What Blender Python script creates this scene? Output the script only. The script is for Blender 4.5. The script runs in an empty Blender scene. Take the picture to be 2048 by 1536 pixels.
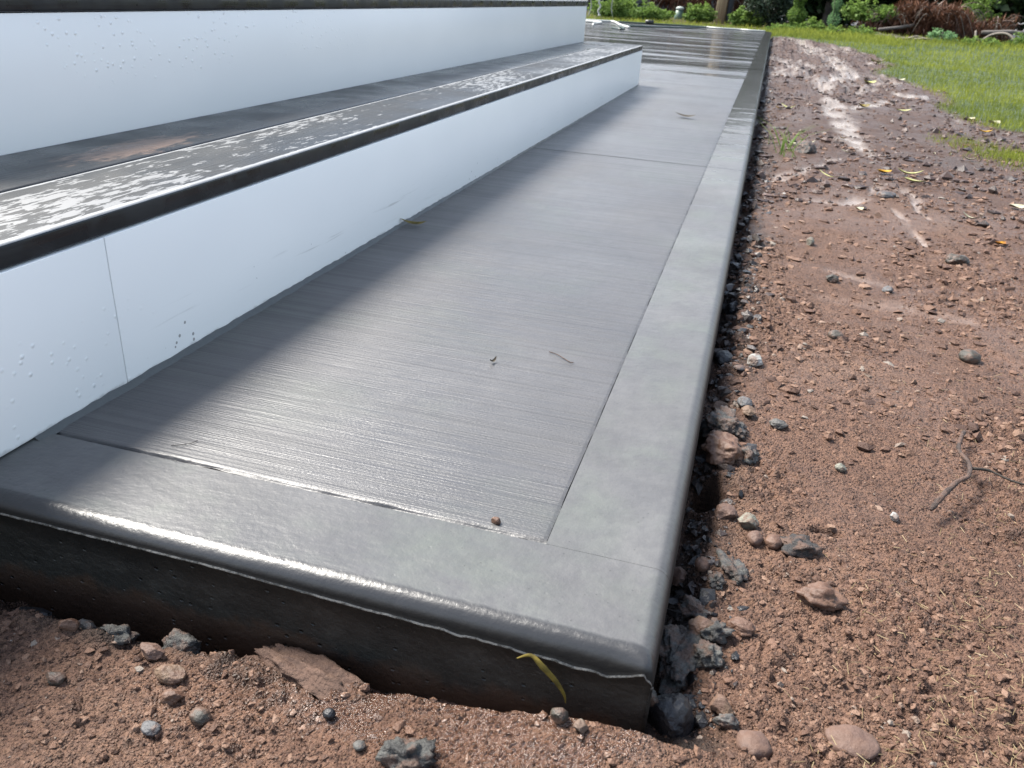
import bpy, bmesh, math, random
import numpy as np
from mathutils import Vector, Matrix, noise as mnoise

# ------------------------------------------------------------------ camera, sky, sun, exposure
S = bpy.context.scene
C = S.collection
cam_d = bpy.data.cameras.new('camera'); cam = bpy.data.objects.new('camera', cam_d); C.objects.link(cam)
S.camera = cam
CAM_H = 0.3912
rt = Vector((0.95781354, 0.2818395, 0.05621139)); up = Vector((-0.17177201, 0.40461281, 0.89821092)); fw = Vector((-0.23040746, 0.86997412, -0.43595576))
M = Matrix((rt, up, -fw)).transposed().to_4x4(); M.translation = (0, 0, CAM_H)
cam.matrix_world = M
cam_d.sensor_width = 36; cam_d.lens = 36 * 1634.8 / 2048
cam_d.clip_start = 0.02; cam_d.clip_end = 800
cam_d.dof.use_dof = True; cam_d.dof.focus_distance = 0.85; cam_d.dof.aperture_fstop = 18

SUN = Vector((-0.70, 0.22, 1.0)).normalized()
sun_el = math.asin(SUN.z); sun_az = math.atan2(SUN.x, SUN.y)
world = bpy.data.worlds.new("World"); S.world = world; world.use_nodes = True
wt = world.node_tree; wn = wt.nodes; wn.clear()
wo = wn.new('ShaderNodeOutputWorld'); wb = wn.new('ShaderNodeBackground'); wt.links.new(wb.outputs[0], wo.inputs[0])
sky = wn.new('ShaderNodeTexSky'); sky.sky_type = 'NISHITA'; sky.sun_disc = False
sky.sun_elevation = sun_el; sky.sun_rotation = sun_az; sky.air_density = 1.2; sky.dust_density = 1.2; sky.ozone_density = 1.0
tc = wn.new('ShaderNodeTexCoord'); mp = wn.new('ShaderNodeMapping'); mp.inputs['Scale'].default_value = (1, 1, 2.6); mp.inputs['Location'].default_value = (0, 0, 0)
nz = wn.new('ShaderNodeTexNoise'); nz.inputs['Scale'].default_value = 1.7; nz.inputs['Detail'].default_value = 7; nz.inputs['Roughness'].default_value = .58
cr = wn.new('ShaderNodeValToRGB'); cr.color_ramp.elements[0].position = .49; cr.color_ramp.elements[1].position = .70
mx = wn.new('ShaderNodeMix'); mx.data_type = 'RGBA'
wt.links.new(tc.outputs['Generated'], mp.inputs[0]); wt.links.new(mp.outputs[0], nz.inputs[0]); wt.links.new(nz.outputs[0], cr.inputs[0])
wt.links.new(cr.outputs[0], mx.inputs[0]); wt.links.new(sky.outputs[0], mx.inputs[6]); mx.inputs[7].default_value = (10.5, 11.0, 11.8, 1)
wt.links.new(mx.outputs[2], wb.inputs[0]); wb.inputs[1].default_value = 0.086
sun_d = bpy.data.lights.new('sun', 'SUN'); sun_d.energy = 4.6; sun_d.angle = math.radians(20.0); sun_d.color = (1, .955, .88)
sun_o = bpy.data.objects.new('sun', sun_d); C.objects.link(sun_o)
sun_o.rotation_euler = SUN.to_track_quat('Z', 'Y').to_euler(); sun_o.location = (-3, 1, 5)
S.view_settings.view_transform = 'Standard'; S.view_settings.look = 'None'; S.view_settings.gamma = 1
S.view_settings.exposure = 1.65
try: S.view_settings.use_curve_mapping = False
except Exception: pass
S.render.engine = 'CYCLES'
S.cycles.max_bounces = 8; S.cycles.use_denoising = True

RNG = np.random.default_rng(7); random.seed(7)

# ------------------------------------------------------------------ node helpers
class G:
    def __init__(s, name):
        s.m = bpy.data.materials.new(name); s.m.use_nodes = True
        s.t = s.m.node_tree; s.n = s.t.nodes; s.b = s.n['Principled BSDF']
        s.out = s.n['Material Output']; s._pos = None
    def pos(s):
        if s._pos is None: s._pos = s.n.new('ShaderNodeNewGeometry').outputs['Position']
        return s._pos
    def obj(s): return s.n.new('ShaderNodeTexCoord').outputs['Object']
    def rnd(s): return s.n.new('ShaderNodeObjectInfo').outputs['Random']
    def put(s, i, v):
        if isinstance(v, bpy.types.NodeSocket): s.t.links.new(v, i)
        elif v is not None:
            if isinstance(v, (tuple, list)) and len(v) == 3 and i.type == 'RGBA': v = (*v, 1)
            i.default_value = v
    def map(s, v, scale=(1, 1, 1), loc=(0, 0, 0), rot=(0, 0, 0)):
        n = s.n.new('ShaderNodeMapping'); s.put(n.inputs[0], v); n.inputs['Scale'].default_value = scale
        n.inputs['Location'].default_value = loc; n.inputs['Rotation'].default_value = rot; return n.outputs[0]
    def noise(s, v, scale=5, detail=4, rough=.5, dist=0):
        n = s.n.new('ShaderNodeTexNoise'); s.put(n.inputs['Vector'], v); n.inputs['Scale'].default_value = scale
        n.inputs['Detail'].default_value = detail; n.inputs['Roughness'].default_value = rough; n.inputs['Distortion'].default_value = dist
        return n.outputs[0]
    def vor(s, v, scale=5, feat='F1', out=0, rand=1):
        n = s.n.new('ShaderNodeTexVoronoi'); n.feature = feat; s.put(n.inputs['Vector'], v); n.inputs['Scale'].default_value = scale
        n.inputs['Randomness'].default_value = rand
        return n.outputs[out]
    def ramp(s, v, pts):
        n = s.n.new('ShaderNodeValToRGB'); s.put(n.inputs[0], v); e = n.color_ramp.elements
        while len(e) < len(pts): e.new(.5)
        for q, (p, c) in zip(e, pts):
            q.position = p; q.color = (c, c, c, 1) if not isinstance(c, tuple) else (*c, 1)
        return n.outputs[0]
    def mix(s, f, a, b, blend='MIX'):
        n = s.n.new('ShaderNodeMix'); n.data_type = 'RGBA'; n.blend_type = blend
        s.put(n.inputs[0], f); s.put(n.inputs[6], a); s.put(n.inputs[7], b); return n.outputs[2]
    def math(s, op, a, b=0, c=0, clamp=False):
        n = s.n.new('ShaderNodeMath'); n.operation = op; n.use_clamp = clamp
        for i, v in enumerate((a, b, c)): s.put(n.inputs[i], v)
        return n.outputs[0]
    def mr(s, v, a, b, c=0, d=1, smooth=True):
        n = s.n.new('ShaderNodeMapRange'); n.interpolation_type = 'SMOOTHSTEP' if smooth else 'LINEAR'
        s.put(n.inputs[0], v)
        for i, q in enumerate((a, b, c, d)): s.put(n.inputs[1 + i], q)
        return n.outputs[0]
    def xyz(s, v):
        n = s.n.new('ShaderNodeSeparateXYZ'); s.put(n.inputs[0], v); return n.outputs
    def attr(s, name):
        n = s.n.new('ShaderNodeAttribute'); n.attribute_name = name; return n
    def bump(s, h, strength=.5, dist=.001, prev=None):
        n = s.n.new('ShaderNodeBump'); s.put(n.inputs['Height'], h); s.put(n.inputs['Strength'], strength); s.put(n.inputs['Distance'], dist)
        if prev is not None: s.put(n.inputs['Normal'], prev)
        return n.outputs[0]
    def fin(s, color=None, rough=None, normal=None, spec=None, **k):
        s.put(s.b.inputs['Base Color'], color); s.put(s.b.inputs['Roughness'], rough)
        if normal is not None: s.put(s.b.inputs['Normal'], normal)
        if spec is not None: s.put(s.b.inputs['Specular IOR Level'], spec)
        for q, v in k.items(): s.put(s.b.inputs[q.replace('_', ' ')], v)
        return s.m

# ------------------------------------------------------------------ materials
def concrete(name, broom):
    g = G(name); P = g.pos(); X = g.xyz(P)
    big = g.noise(P, 3.2, 5, .6); fine = g.noise(P, 60, 6, .65); green = g.noise(g.map(P, loc=(3, 7, 0)), 5.5, 4, .6)
    col = g.ramp(big, [(.3, (.046, .045, .046)), (.5, (.062, .060, .062)), (.7, (.082, .080, .080))])
    col = g.mix(g.ramp(green, [(.52, 0.), (.72, .55)]), col, (.062, .072, .058))
    if not broom: col = g.mix(1.0, col, (1.22, 1.24, 1.20), 'MULTIPLY'); col = g.mix(g.ramp(g.noise(g.map(P, loc=(7, 1, 0)), 9, 5, .65), [(.48, 0.), (.68, .6)]), col, (.080, .090, .076))
    col = g.mix(g.mr(fine, .35, .7, 0, .35), col, (.042, .041, .045))
    spk = g.vor(P, 95); col = g.mix(g.mr(spk, .05, .09, .55, 0), col, (.014, .013, .014))
    # standing water past the steps, in bands across the walk
    wob = g.noise(g.map(P, (.35, 1.3, 1)), 1.6, 4, .55)
    yy = g.math('ADD', X[1], g.math('MULTIPLY', g.math('SUBTRACT', wob, .5), 5.0))
    wet = g.mr(yy, 4.4, 5.8, 0, 1)
    streak = g.noise(g.map(P, (.35, 2.4, 1)), 1.5, 4, .65)
    wet = g.math('MULTIPLY', wet, g.mr(streak, .34, .56, .25, 1))
    # shallow puddles on the finished border strip and patchy damp film
    film = g.noise(g.map(P, (1.2, .6, 1), loc=(1, 2, 0)), 2.2, 5, .6)
    rgh = g.mr(film, .35, .65, .34 if broom else .34, .50 if broom else .52)
    col = g.mix(g.mr(g.noise(g.map(P, loc=(2, 2, 2)), 14, 6, .7), .4, .7, 0, .4), col, (.044, .043, .043))
    if not broom:
        w2 = g.mr(g.math('ADD', X[1], g.math('MULTIPLY', g.math('SUBTRACT', g.noise(g.map(P, (1.2, 7.5, 1)), 1.6, 5, .7), .5), 7.0)), 2.4, 3.4, 0, .9)
        wet = g.math('MAXIMUM', wet, w2)
    rgh = g.mix(wet, rgh, (.10, .10, .10))
    col = g.mix(wet, col, (.034, .034, .036))
    dry = g.math('SUBTRACT', 1, wet)
    if broom:
        h = g.noise(g.map(P, (3, 520, 1)), 1, 3, .6)
        h2 = g.noise(g.map(P, (7, 230, 1), loc=(5, 1, 0)), 1, 3, .6)
        hh = g.math('ADD', g.math('MULTIPLY', h, .55), g.math('MULTIPLY', h2, .45))
        hh = g.math('ADD', hh, g.math('MULTIPLY', g.noise(g.map(P, (1, 1.5, 1)), 330, 2, .5), .25))
        lines = g.noise(g.map(P, (2.2, 260, 1), loc=(9, 3, 0)), 1, 2, .5)
        col = g.mix(g.mr(lines, .56, .72, 0, .65), col, (.024, .023, .026))
        l2 = g.noise(g.map(P, (1.1, 95, 1), loc=(4, 8, 0)), 1, 3, .6)
        col = g.mix(g.mr(l2, .53, .66, 0, .42), col, (.026, .026, .028)); rgh = g.math('ADD', rgh, g.mr(l2, .4, .62, -.01, .07))
        n = g.bump(g.math('ADD', hh, g.math('MULTIPLY', l2, .12)), g.math('MULTIPLY', dry, .72), .0020)
    else:
        hh = g.math('ADD', g.noise(P, 130, 4, .6), g.math('MULTIPLY', g.noise(g.map(P, (1, 2.5, 1)), 38, 3, .5), .9))
        pits = g.mr(g.vor(g.map(P, loc=(.3, .2, .1)), 52), .03, .10, -.2, 0)
        hh = g.math('ADD', hh, pits)
        # the edging tool leaves a denser, darker, slicker arris; dim reflections painted in too
        ed = g.math('MAXIMUM', g.mr(g.math('ADD', X[1], g.math('MULTIPLY', g.noise(P, 70, 3), .004)), .4345, .4305), g.math('MULTIPLY', g.mr(X[0], -.014, -.009), .6))
        col = g.mix(ed, col, (.026, .026, .027)); rgh = g.mix(ed, rgh, (.34, .34, .34))
        n = g.bump(hh, g.math('ADD', g.math('MULTIPLY', dry, .34), .10), .0013)
    if broom: return g.fin(g.mix(dry, col, g.mix(.22, col, (.0, .0, .0))), rgh, n, .7)
    low = g.mr(X[2], -.005, -.011); col = g.mix(low, col, (.016, .015, .014)); rgh = g.mix(low, rgh, (.6, .6, .6))  # lower arris painted darker, standing in for dim surroundings it would mirror
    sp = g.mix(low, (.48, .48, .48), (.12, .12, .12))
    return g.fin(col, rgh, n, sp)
M_broom = concrete('broom_finished_wet_concrete', True)
M_smooth = concrete('trowelled_wet_concrete', False)

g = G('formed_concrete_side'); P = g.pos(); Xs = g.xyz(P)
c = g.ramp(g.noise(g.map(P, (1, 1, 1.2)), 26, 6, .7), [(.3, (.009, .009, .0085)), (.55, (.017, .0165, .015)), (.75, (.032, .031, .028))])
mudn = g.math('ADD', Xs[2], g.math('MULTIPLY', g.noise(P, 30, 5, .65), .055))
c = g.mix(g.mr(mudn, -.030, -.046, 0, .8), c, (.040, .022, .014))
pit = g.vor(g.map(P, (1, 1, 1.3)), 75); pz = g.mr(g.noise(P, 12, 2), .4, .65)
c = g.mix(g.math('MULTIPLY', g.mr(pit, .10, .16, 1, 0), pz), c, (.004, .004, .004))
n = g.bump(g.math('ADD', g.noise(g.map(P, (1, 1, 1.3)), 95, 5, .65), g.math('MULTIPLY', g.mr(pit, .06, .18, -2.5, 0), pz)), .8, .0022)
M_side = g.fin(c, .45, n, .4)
g = G('groove_dark'); M_groove = g.fin((.02, .02, .021), .6)
g = G('lip_laitance'); M_lip = g.fin(g.mix(g.mr(g.noise(g.pos(), 90, 4, .7), .42, .58), (.035, .034, .031), (.13, .125, .115)), .35, g.bump(g.noise(g.pos(), 500, 3), .6, .001))

def pvc(name):
    g = G(name); P = g.pos(); X = g.xyz(P)
    col = g.mix(g.mr(g.noise(g.map(P, (1, .5, 1)), 4, 3), .35, .7), (.785, .80, .795), (.83, .84, .83))
    # muddy splash specks, denser close to the foot
    sp = g.vor(P, 75); sz = g.noise(P, 9, 2)
    low = g.mr(X[2], .02, .075, 1, .10)
    th = g.math('MULTIPLY', g.math('MULTIPLY', g.mr(sz, .5, .75, 0, .20), low), 1.0)
    m = g.math('LESS_THAN', sp, th)
    col = g.mix(g.math('MULTIPLY', m, .75), col, (.16, .15, .14))
    smear = g.noise(g.map(P, (1, 1.2, 26), rot=(math.radians(-8), 0, 0)), 6, 3, .6)
    sm = g.math('MULTIPLY', g.mr(smear, .60, .74, 0, .5), g.mr(g.math('ABSOLUTE', g.math('SUBTRACT', X[2], .04)), .0, .04, 1, 0))
    sm = g.math('MULTIPLY', sm, g.mr(g.noise(P, 2.6, 2), .48, .6))
    col = g.mix(sm, col, (.38, .38, .36))
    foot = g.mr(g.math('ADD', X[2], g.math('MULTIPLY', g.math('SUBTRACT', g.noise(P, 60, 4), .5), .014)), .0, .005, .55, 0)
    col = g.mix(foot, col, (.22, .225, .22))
    drop = g.vor(g.map(P, (1, 1, 1.15)), 78); dm = g.math('MULTIPLY', g.mr(g.noise(g.map(P, loc=(4, .3, 0)), 6, 2), .45, .55), g.math('ADD', g.math('MULTIPLY', g.mr(X[2], .235, .255), g.mr(X[1], 2.0, 1.3)), g.math('MULTIPLY', g.mr(X[1], .72, .6), g.mr(X[2], .10, .07))))
    hb = g.math('MULTIPLY', g.mr(drop, .0, .26, 1, 0), dm)
    n = g.bump(hb, .55, .0022, g.bump(g.noise(P, 14, 2), .06, .003))
    return g.fin(col, .34, n, .5)
M_pvc = pvc('white_pvc_fascia')

def composite(name, front):
    g = G(name); P = g.pos(); X = g.xyz(P)
    grain = g.noise(g.map(P, (420, 9, 420)), 1, 4, .6); wavy = g.noise(g.map(P, (60, 3, 60)), 1, 3, .6, .6)
    col = g.mix(g.mr(grain, .35, .65), (.013, .015, .017), (.026, .029, .032))
    col = g.mix(g.mr(wavy, .4, .7, 0, .5), col, (.020, .020, .021))
    h = g.math('ADD', grain, g.math('MULTIPLY', wavy, .8))
    rg = g.mr(g.noise(P, 8, 4), .35, .65, .38, .55) if front else g.mr(g.noise(P, 8, 4), .35, .65, .22, .4)
    if front:
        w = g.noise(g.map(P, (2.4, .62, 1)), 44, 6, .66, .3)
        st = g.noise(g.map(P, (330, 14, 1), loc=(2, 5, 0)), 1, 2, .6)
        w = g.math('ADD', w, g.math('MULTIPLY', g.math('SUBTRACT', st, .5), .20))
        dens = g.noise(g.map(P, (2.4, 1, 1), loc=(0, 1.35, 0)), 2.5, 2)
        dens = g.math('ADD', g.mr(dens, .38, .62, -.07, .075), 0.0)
        mk = g.mr(g.math('ADD', w, dens), .556, .590)  # pale patches: sun glints on the wet board, painted as colour
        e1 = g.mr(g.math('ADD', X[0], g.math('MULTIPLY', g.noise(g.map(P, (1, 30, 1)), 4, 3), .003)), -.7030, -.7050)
        e2 = g.mr(g.math('ADD', X[0], g.math('MULTIPLY', g.noise(g.map(P, (1, 30, 1), loc=(0, 4, 0)), 4, 3), .003)), -.5835, -.5810)  # glinting water line along both board edges, painted as pale colour
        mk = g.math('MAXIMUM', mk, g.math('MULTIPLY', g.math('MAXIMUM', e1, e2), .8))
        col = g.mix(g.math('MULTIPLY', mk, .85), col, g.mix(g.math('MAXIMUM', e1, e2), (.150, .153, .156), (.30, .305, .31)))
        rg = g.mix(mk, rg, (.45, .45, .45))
        n = g.bump(h, g.math('MULTIPLY', g.math('SUBTRACT', 1.0, g.math('MULTIPLY', mk, .7)), .6), .0009)
    else:
        # smear of clay on the board
        dx = g.math('MULTIPLY', g.math('ADD', X[0], .762), 26); dy = g.math('MULTIPLY', g.math('SUBTRACT', X[1], .905), 8.0)
        r = g.math('SQRT', g.math('ADD', g.math('POWER', dx, 2), g.math('POWER', dy, 2)))
        r = g.math('ADD', r, g.math('MULTIPLY', g.math('SUBTRACT', g.noise(g.map(P, (2, .6, 1)), 60, 4, .7), .5), 2.2))
        col = g.mix(g.mr(r, .5, 1.1, .85, 0), col, (.20, .135, .10))
        n = g.bump(h, .5, .0008)
    return g.fin(col, rg, n, g.mix(mk, (.2, .2, .2), (.35, .35, .35)) if front else .3)
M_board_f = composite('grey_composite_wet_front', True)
M_board_b = composite('grey_composite_wet_back', False)
g = G('composite_edge_dark'); P = g.pos()
c = g.mix(g.mr(g.noise(g.map(P, (1, .7, 1)), 30, 4), .4, .6), (.008, .0095, .012), (.015, .017, .020))
M_edge = g.fin(c, g.mr(g.noise(P, 20, 3), .4, .6, .25, .5), g.bump(g.noise(g.map(P, (300, 8, 300)), 1, 3), .4, .0006), .4)

def wetmud(g, P):
    # run-off has left the mud in front of the walk soaked and shiny
    Xg = g.xyz(P)
    w = g.math('MULTIPLY', g.math('MULTIPLY', g.mr(Xg[0], -.33, -.16), g.mr(Xg[0], .04, -.03)), g.math('MULTIPLY', g.mr(Xg[1], .335, .365), g.mr(Xg[1], .43, .42)))
    return g.math('MULTIPLY', w, g.mr(g.noise(P, 24, 4), .34, .5))
g = G('red_clay_soil'); P = g.pos(); A = g.attr('silt').outputs['Fac']; D = g.attr('dark').outputs['Fac']
n1 = g.noise(P, 2.4, 5, .6); n2 = g.noise(P, 55, 5, .65); n3 = g.noise(P, 420, 3, .6)
c = g.ramp(n1, [(.3, (.080, .043, .029)), (.5, (.130, .072, .048)), (.72, (.160, .097, .066))])
c = g.mix(g.mr(n2, .35, .7, 0, .6), c, (.055, .029, .021))
c = g.mix(g.mr(n3, .52, .68, 0, .5), c, (.165, .100, .062))
c = g.mix(g.mr(n3, .44, .32, 0, .55), c, (.028, .015, .012))
c = g.mix(A, c, g.mix(g.mr(n2, .3, .7), (.21, .165, .14), (.12, .085, .068)))
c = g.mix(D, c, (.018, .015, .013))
wy = g.mr(g.math('ADD', g.xyz(P)[1], g.math('MULTIPLY', g.noise(P, 1.7, 3), 1.6)), 2.2, 4.4)
c = g.mix(g.math('MULTIPLY', wy, .74), c, (.040, .020, .012)); c = g.mix(A, c, g.mix(wy, c, (.24, .205, .18)))
wf = wetmud(g, P)
c = g.mix(g.math('MULTIPLY', wf, .6), c, (.075, .036, .021))
c = g.mix(g.attr('lawn').outputs['Fac'], c, (.030, .052, .012))
rg = g.mr(g.noise(P, 6, 4), .35, .65, .42, .72); rg = g.mix(A, rg, (.30, .30, .30)); rg = g.math('SUBTRACT', rg, g.math('MULTIPLY', wy, .12)); rg = g.mix(wf, rg, (.10, .10, .10))
cr1 = g.mr(g.vor(g.map(P, loc=(.2, .1, 0)), 240), .05, .5, 1, 0); cr2 = g.mr(g.vor(g.map(P, loc=(.7, .4, 0)), 430), .05, .5, 1, 0)
cm = g.mr(g.noise(P, 38, 4, .6), .40, .62); keepA = g.math('SUBTRACT', 1, g.math('MULTIPLY', A, .85))
hh = g.math('ADD', g.math('MULTIPLY', cr1, cm), g.math('ADD', g.math('MULTIPLY', cr2, .5), g.math('MULTIPLY', n3, 1.3)))
c = g.mix(g.math('MULTIPLY', g.mr(cr1, .15, .0, .45, 0), keepA), c, (.024, .013, .009))
bm = g.bump(g.noise(P, 900, 2), .5, .0008, g.bump(hh, keepA, .0032))
M_soil = g.fin(c, rg, bm, g.math('MAXIMUM', g.mr(wy, 0, 1, .22, .22), g.math('MULTIPLY', wf, .8)))

def stone_mat(name, c1, c2, rough=.6, scale=60, bump=.4, spec=.4, clay=True):
    g = G(name); P = g.obj()
    n = g.noise(g.map(P, loc=(1, 2, 3)), scale, 5, .65)
    c = g.mix(g.mr(n, .35, .65), c1, c2)
    if clay: c = g.mix(g.mr(g.noise(g.map(g.pos(), loc=(1, 2, 3)), 85, 4, .6), .44, .60, 0, .8), c, (.092, .052, .036))
    return g.fin(c, rough, g.bump(g.noise(P, scale * 3.5, 5, .65), bump * 1.5, .0022), spec)
MS = dict(
    black=stone_mat('wet_black_stone', (0.005, 0.005, 0.007), (0.011, 0.011, 0.013), .45, 90, .35, .5, clay=False),
    grey=stone_mat('grey_stone', (.035,.034,.033), (.075,.072,.066), .62),
    slate=stone_mat('blue_grey_stone', (.035,.036,.040), (.070,.070,.072), .57),
    pale=stone_mat('pale_stone', (.085,.088,.070), (.17,.165,.135), .67),
    white=stone_mat('white_chip', (.15,.15,.14), (.27,.265,.25), .62),
    tan=stone_mat('tan_stone', (.075,.045,.028), (.135,.088,.056), .62),
    rust=stone_mat('rust_brown_stone', (.062,.030,.018), (.110,.060,.038), .59),
    red=stone_mat('dusty_red_stone', (.070,.040,.030), (.110,.068,.052), .67),
    olive=stone_mat('olive_stone', (.026,.023,.018), (.052,.046,.037), .57),
    cement=stone_mat('splattered_cement', (.014,.013,.013), (.070,.070,.064), .55, 110, .9, .5),
    clod=stone_mat('soil_clod', (.048,.025,.017), (.090,.052,.035), .75, 90, .8),
    darkclod=stone_mat('dark_wet_clod', (0.013, 0.013, 0.013), (0.036, 0.029, 0.025), .57, 90, .8))

def leafmat(name, c1, c2, tr=.25, rough=.45):
    g = G(name); P = g.obj()
    oi = g.attr('tint').outputs['Fac']
    c = g.mix(oi, c1, c2)
    m = g.fin(c, rough, None, .15)
    tl = g.n.new('ShaderNodeBsdfTranslucent'); g.put(tl.inputs[0], c); mixs = g.n.new('ShaderNodeMixShader'); mixs.inputs[0].default_value = tr
    g.t.links.new(g.b.outputs[0], mixs.inputs[1]); g.t.links.new(tl.outputs[0], mixs.inputs[2]); g.t.links.new(mixs.outputs[0], g.out.inputs[0])
    return m
M_grass = leafmat('lawn_grass', (.085, .120, .026), (.31, .33, .045), .35, .75)
M_weed = leafmat('bright_weed_leaves', (.060, .115, .026), (.170, .250, .055), .4, .6)
M_weedb = leafmat('blue_green_weed_leaves', (.085, .17, .075), (.18, .30, .13), .4)
M_tree = leafmat('dark_tree_leaves', (0.011, 0.024, 0.008), (0.027, 0.051, 0.017), .25)
M_pine = leafmat('grey_green_needles', (0.021, 0.033, 0.021), (0.045, 0.066, 0.039), .2)
M_dead = leafmat('dead_brown_needles', (0.051, 0.021, 0.013), (0.120, 0.057, 0.033), .15)
M_twiglight = stone_mat('bleached_twig', (0.085, 0.070, 0.055), (0.15, 0.13, 0.105), .7, clay=False)
M_bark = stone_mat('dark_bark', (0.021, 0.017, 0.013), (0.045, 0.036, 0.029), .8, 14, .8, clay=False)
M_twig = stone_mat('brown_twig', (.022, .014, .011), (.060, .040, .032), .75, 80, .9)
g = G('weathered_pole_wood'); P = g.pos()
M_pole = g.fin(g.mix(g.mr(g.noise(g.map(P, (30, 30, 1.2)), 1, 4), .35, .65), (.26, .19, .12), (.42, .33, .21)), .8)
g = G('blue_grey_conduit'); M_conduit = g.fin((0.037, 0.048, 0.062), .5)
g = G('green_plastic'); M_gplast = g.fin((0.06, 0.10, 0.07), .5)
g = G('pale_lid'); M_plid = g.fin((0.275, 0.310, 0.280), .5)
g = G('white_hose'); M_hose = g.fin((0.390, 0.400, 0.380), .35)
g = G('green_hose'); M_ghose = g.fin((0.018, 0.035, 0.028), .35)
g = G('black_rubber'); M_rub = g.fin((0.006, 0.006, 0.006), .4)
g = G('white_painted_iron'); M_iron = g.fin((0.400, 0.400, 0.390), .35)
g = G('grey_shed_siding'); P = g.pos(); M_shed = g.fin((0.110, 0.120, 0.130), .6)
g = G('weathered_log'); P = g.obj(); M_log = g.fin(g.mix(g.mr(g.noise(g.map(P, (1, 20, 20)), 3, 4), .35, .65), (0.050, 0.043, 0.037), (0.115, 0.100, 0.090)), .8)
def drylf(name, c1, c2):
    g = G(name); P = g.obj()
    c = g.mix(g.mr(g.noise(P, 90, 4), .38, .62), c1, c2)
    m = g.fin(c, .6, g.bump(g.noise(P, 260, 3), .5, .0008), .15); return m
ML = dict(yellow=drylf('yellow_leaf', (0.310, 0.210, 0.015), (0.250, 0.130, 0.010)), pale=drylf('pale_cream_leaf', (0.264, 0.246, 0.162), (0.297, 0.281, 0.212)),
          lime=drylf('yellow_green_leaf', (0.250, 0.260, 0.080), (0.310, 0.300, 0.150)), brown=drylf('brown_leaf', (.016, .012, .007), (.035, .026, .012)),
          olive=drylf('olive_leaf', (.070, .055, .015), (.140, .105, .022)), orange=drylf('orange_leaf', (0.310, 0.150, 0.015), (0.150, 0.060, 0.010)))
M_straw = leafmat('straw_bits', (0.140, 0.100, 0.050), (0.275, 0.215, 0.125), .1)

# ------------------------------------------------------------------ object helpers
def link(name, me, mat=None, parent=None, loc=None, kind=None):
    o = bpy.data.objects.new(name, me); C.objects.link(o)
    if mat is not None and me is not None and not me.materials: me.materials.append(mat)
    if parent is not None: o.parent = parent
    if loc is not None: o.location = loc
    if kind: o['kind'] = kind
    return o
def tag(o, label, cat, group=None):
    o['label'] = label; o['category'] = cat
    if group: o['group'] = group
    return o
def empty(name, loc): return link(name, None, loc=loc)
def np_mesh(name, V, F, attrs=None, smooth=True):
    """V (n,3), F (m,k) with k = 3 or 4"""
    V = np.asarray(V, np.float32); F = np.asarray(F, np.int32)
    me = bpy.data.meshes.new(name); me.vertices.add(len(V)); me.vertices.foreach_set('co', V.ravel())
    k = F.shape[1]; me.loops.add(F.size); me.loops.foreach_set('vertex_index', F.ravel())
    me.polygons.add(len(F)); me.polygons.foreach_set('loop_start', np.arange(0, F.size, k, dtype=np.int32))
    try: me.polygons.foreach_set('loop_total', np.full(len(F), k, np.int32))
    except Exception: pass
    me.polygons.foreach_set('use_smooth', np.full(len(F), smooth))
    for n_, a in (attrs or {}).items():
        at = me.attributes.new(n_, 'FLOAT', 'POINT'); at.data.foreach_set('value', np.asarray(a, np.float32))
    me.update(calc_edges=True); me.validate(); return me
def box_mesh(name, lo, hi, bev=0.0, seg=2, org=(0, 0, 0)):
    bm = bmesh.new(); bmesh.ops.create_cube(bm, size=1)
    for v in bm.verts:
        for i in range(3): v.co[i] = (lo[i] + hi[i]) / 2 + v.co[i] * (hi[i] - lo[i]) - org[i]
    if bev: bmesh.ops.bevel(bm, geom=bm.edges[:], offset=bev, segments=seg, affect='EDGES', profile=.5)
    me = bpy.data.meshes.new(name); bm.to_mesh(me); bm.free()
    for p in me.polygons: p.use_smooth = bool(bev)
    return me
def tube(name, pts, r, n=8, cap=True):
    pts = [Vector(p) for p in pts]; R = r if isinstance(r, (list, tuple)) else [r] * len(pts)
    V = []; F = []; prev = None
    for i, p in enumerate(pts):
        t = (pts[min(i + 1, len(pts) - 1)] - pts[max(i - 1, 0)]).normalized()
        a = prev if prev is not None else (Vector((0, 0, 1)) if abs(t.z) < .9 else Vector((1, 0, 0)))
        a = (a - t * a.dot(t)).normalized(); b = t.cross(a); prev = a
        for k in range(n):
            q = 2 * math.pi * k / n; V.append(p + (a * math.cos(q) + b * math.sin(q)) * R[i])
    for i in range(len(pts) - 1):
        for k in range(n): F.append((i * n + k, i * n + (k + 1) % n, (i + 1) * n + (k + 1) % n, (i + 1) * n + k))
    if cap: F += [tuple(range(n))[::-1], tuple(range((len(pts) - 1) * n, len(pts) * n))]
    me = bpy.data.meshes.new(name); me.from_pydata([tuple(v) for v in V], [], F)
    for p in me.polygons: p.use_smooth = True
    return me
def spline(pts, n=8):
    pts = [Vector(p) for p in pts]; out = []
    P = [pts[0] * 2 - pts[1]] + pts + [pts[-1] * 2 - pts[-2]]
    for i in range(1, len(P) - 2):
        a, b, c, d = P[i - 1:i + 3]
        for k in range(n):
            t = k / n; out.append(.5 * ((2 * b) + (c - a) * t + (2 * a - 5 * b + 4 * c - d) * t * t + (3 * b - a - 3 * c + d) * t ** 3))
    out.append(pts[-1]); return out

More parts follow.
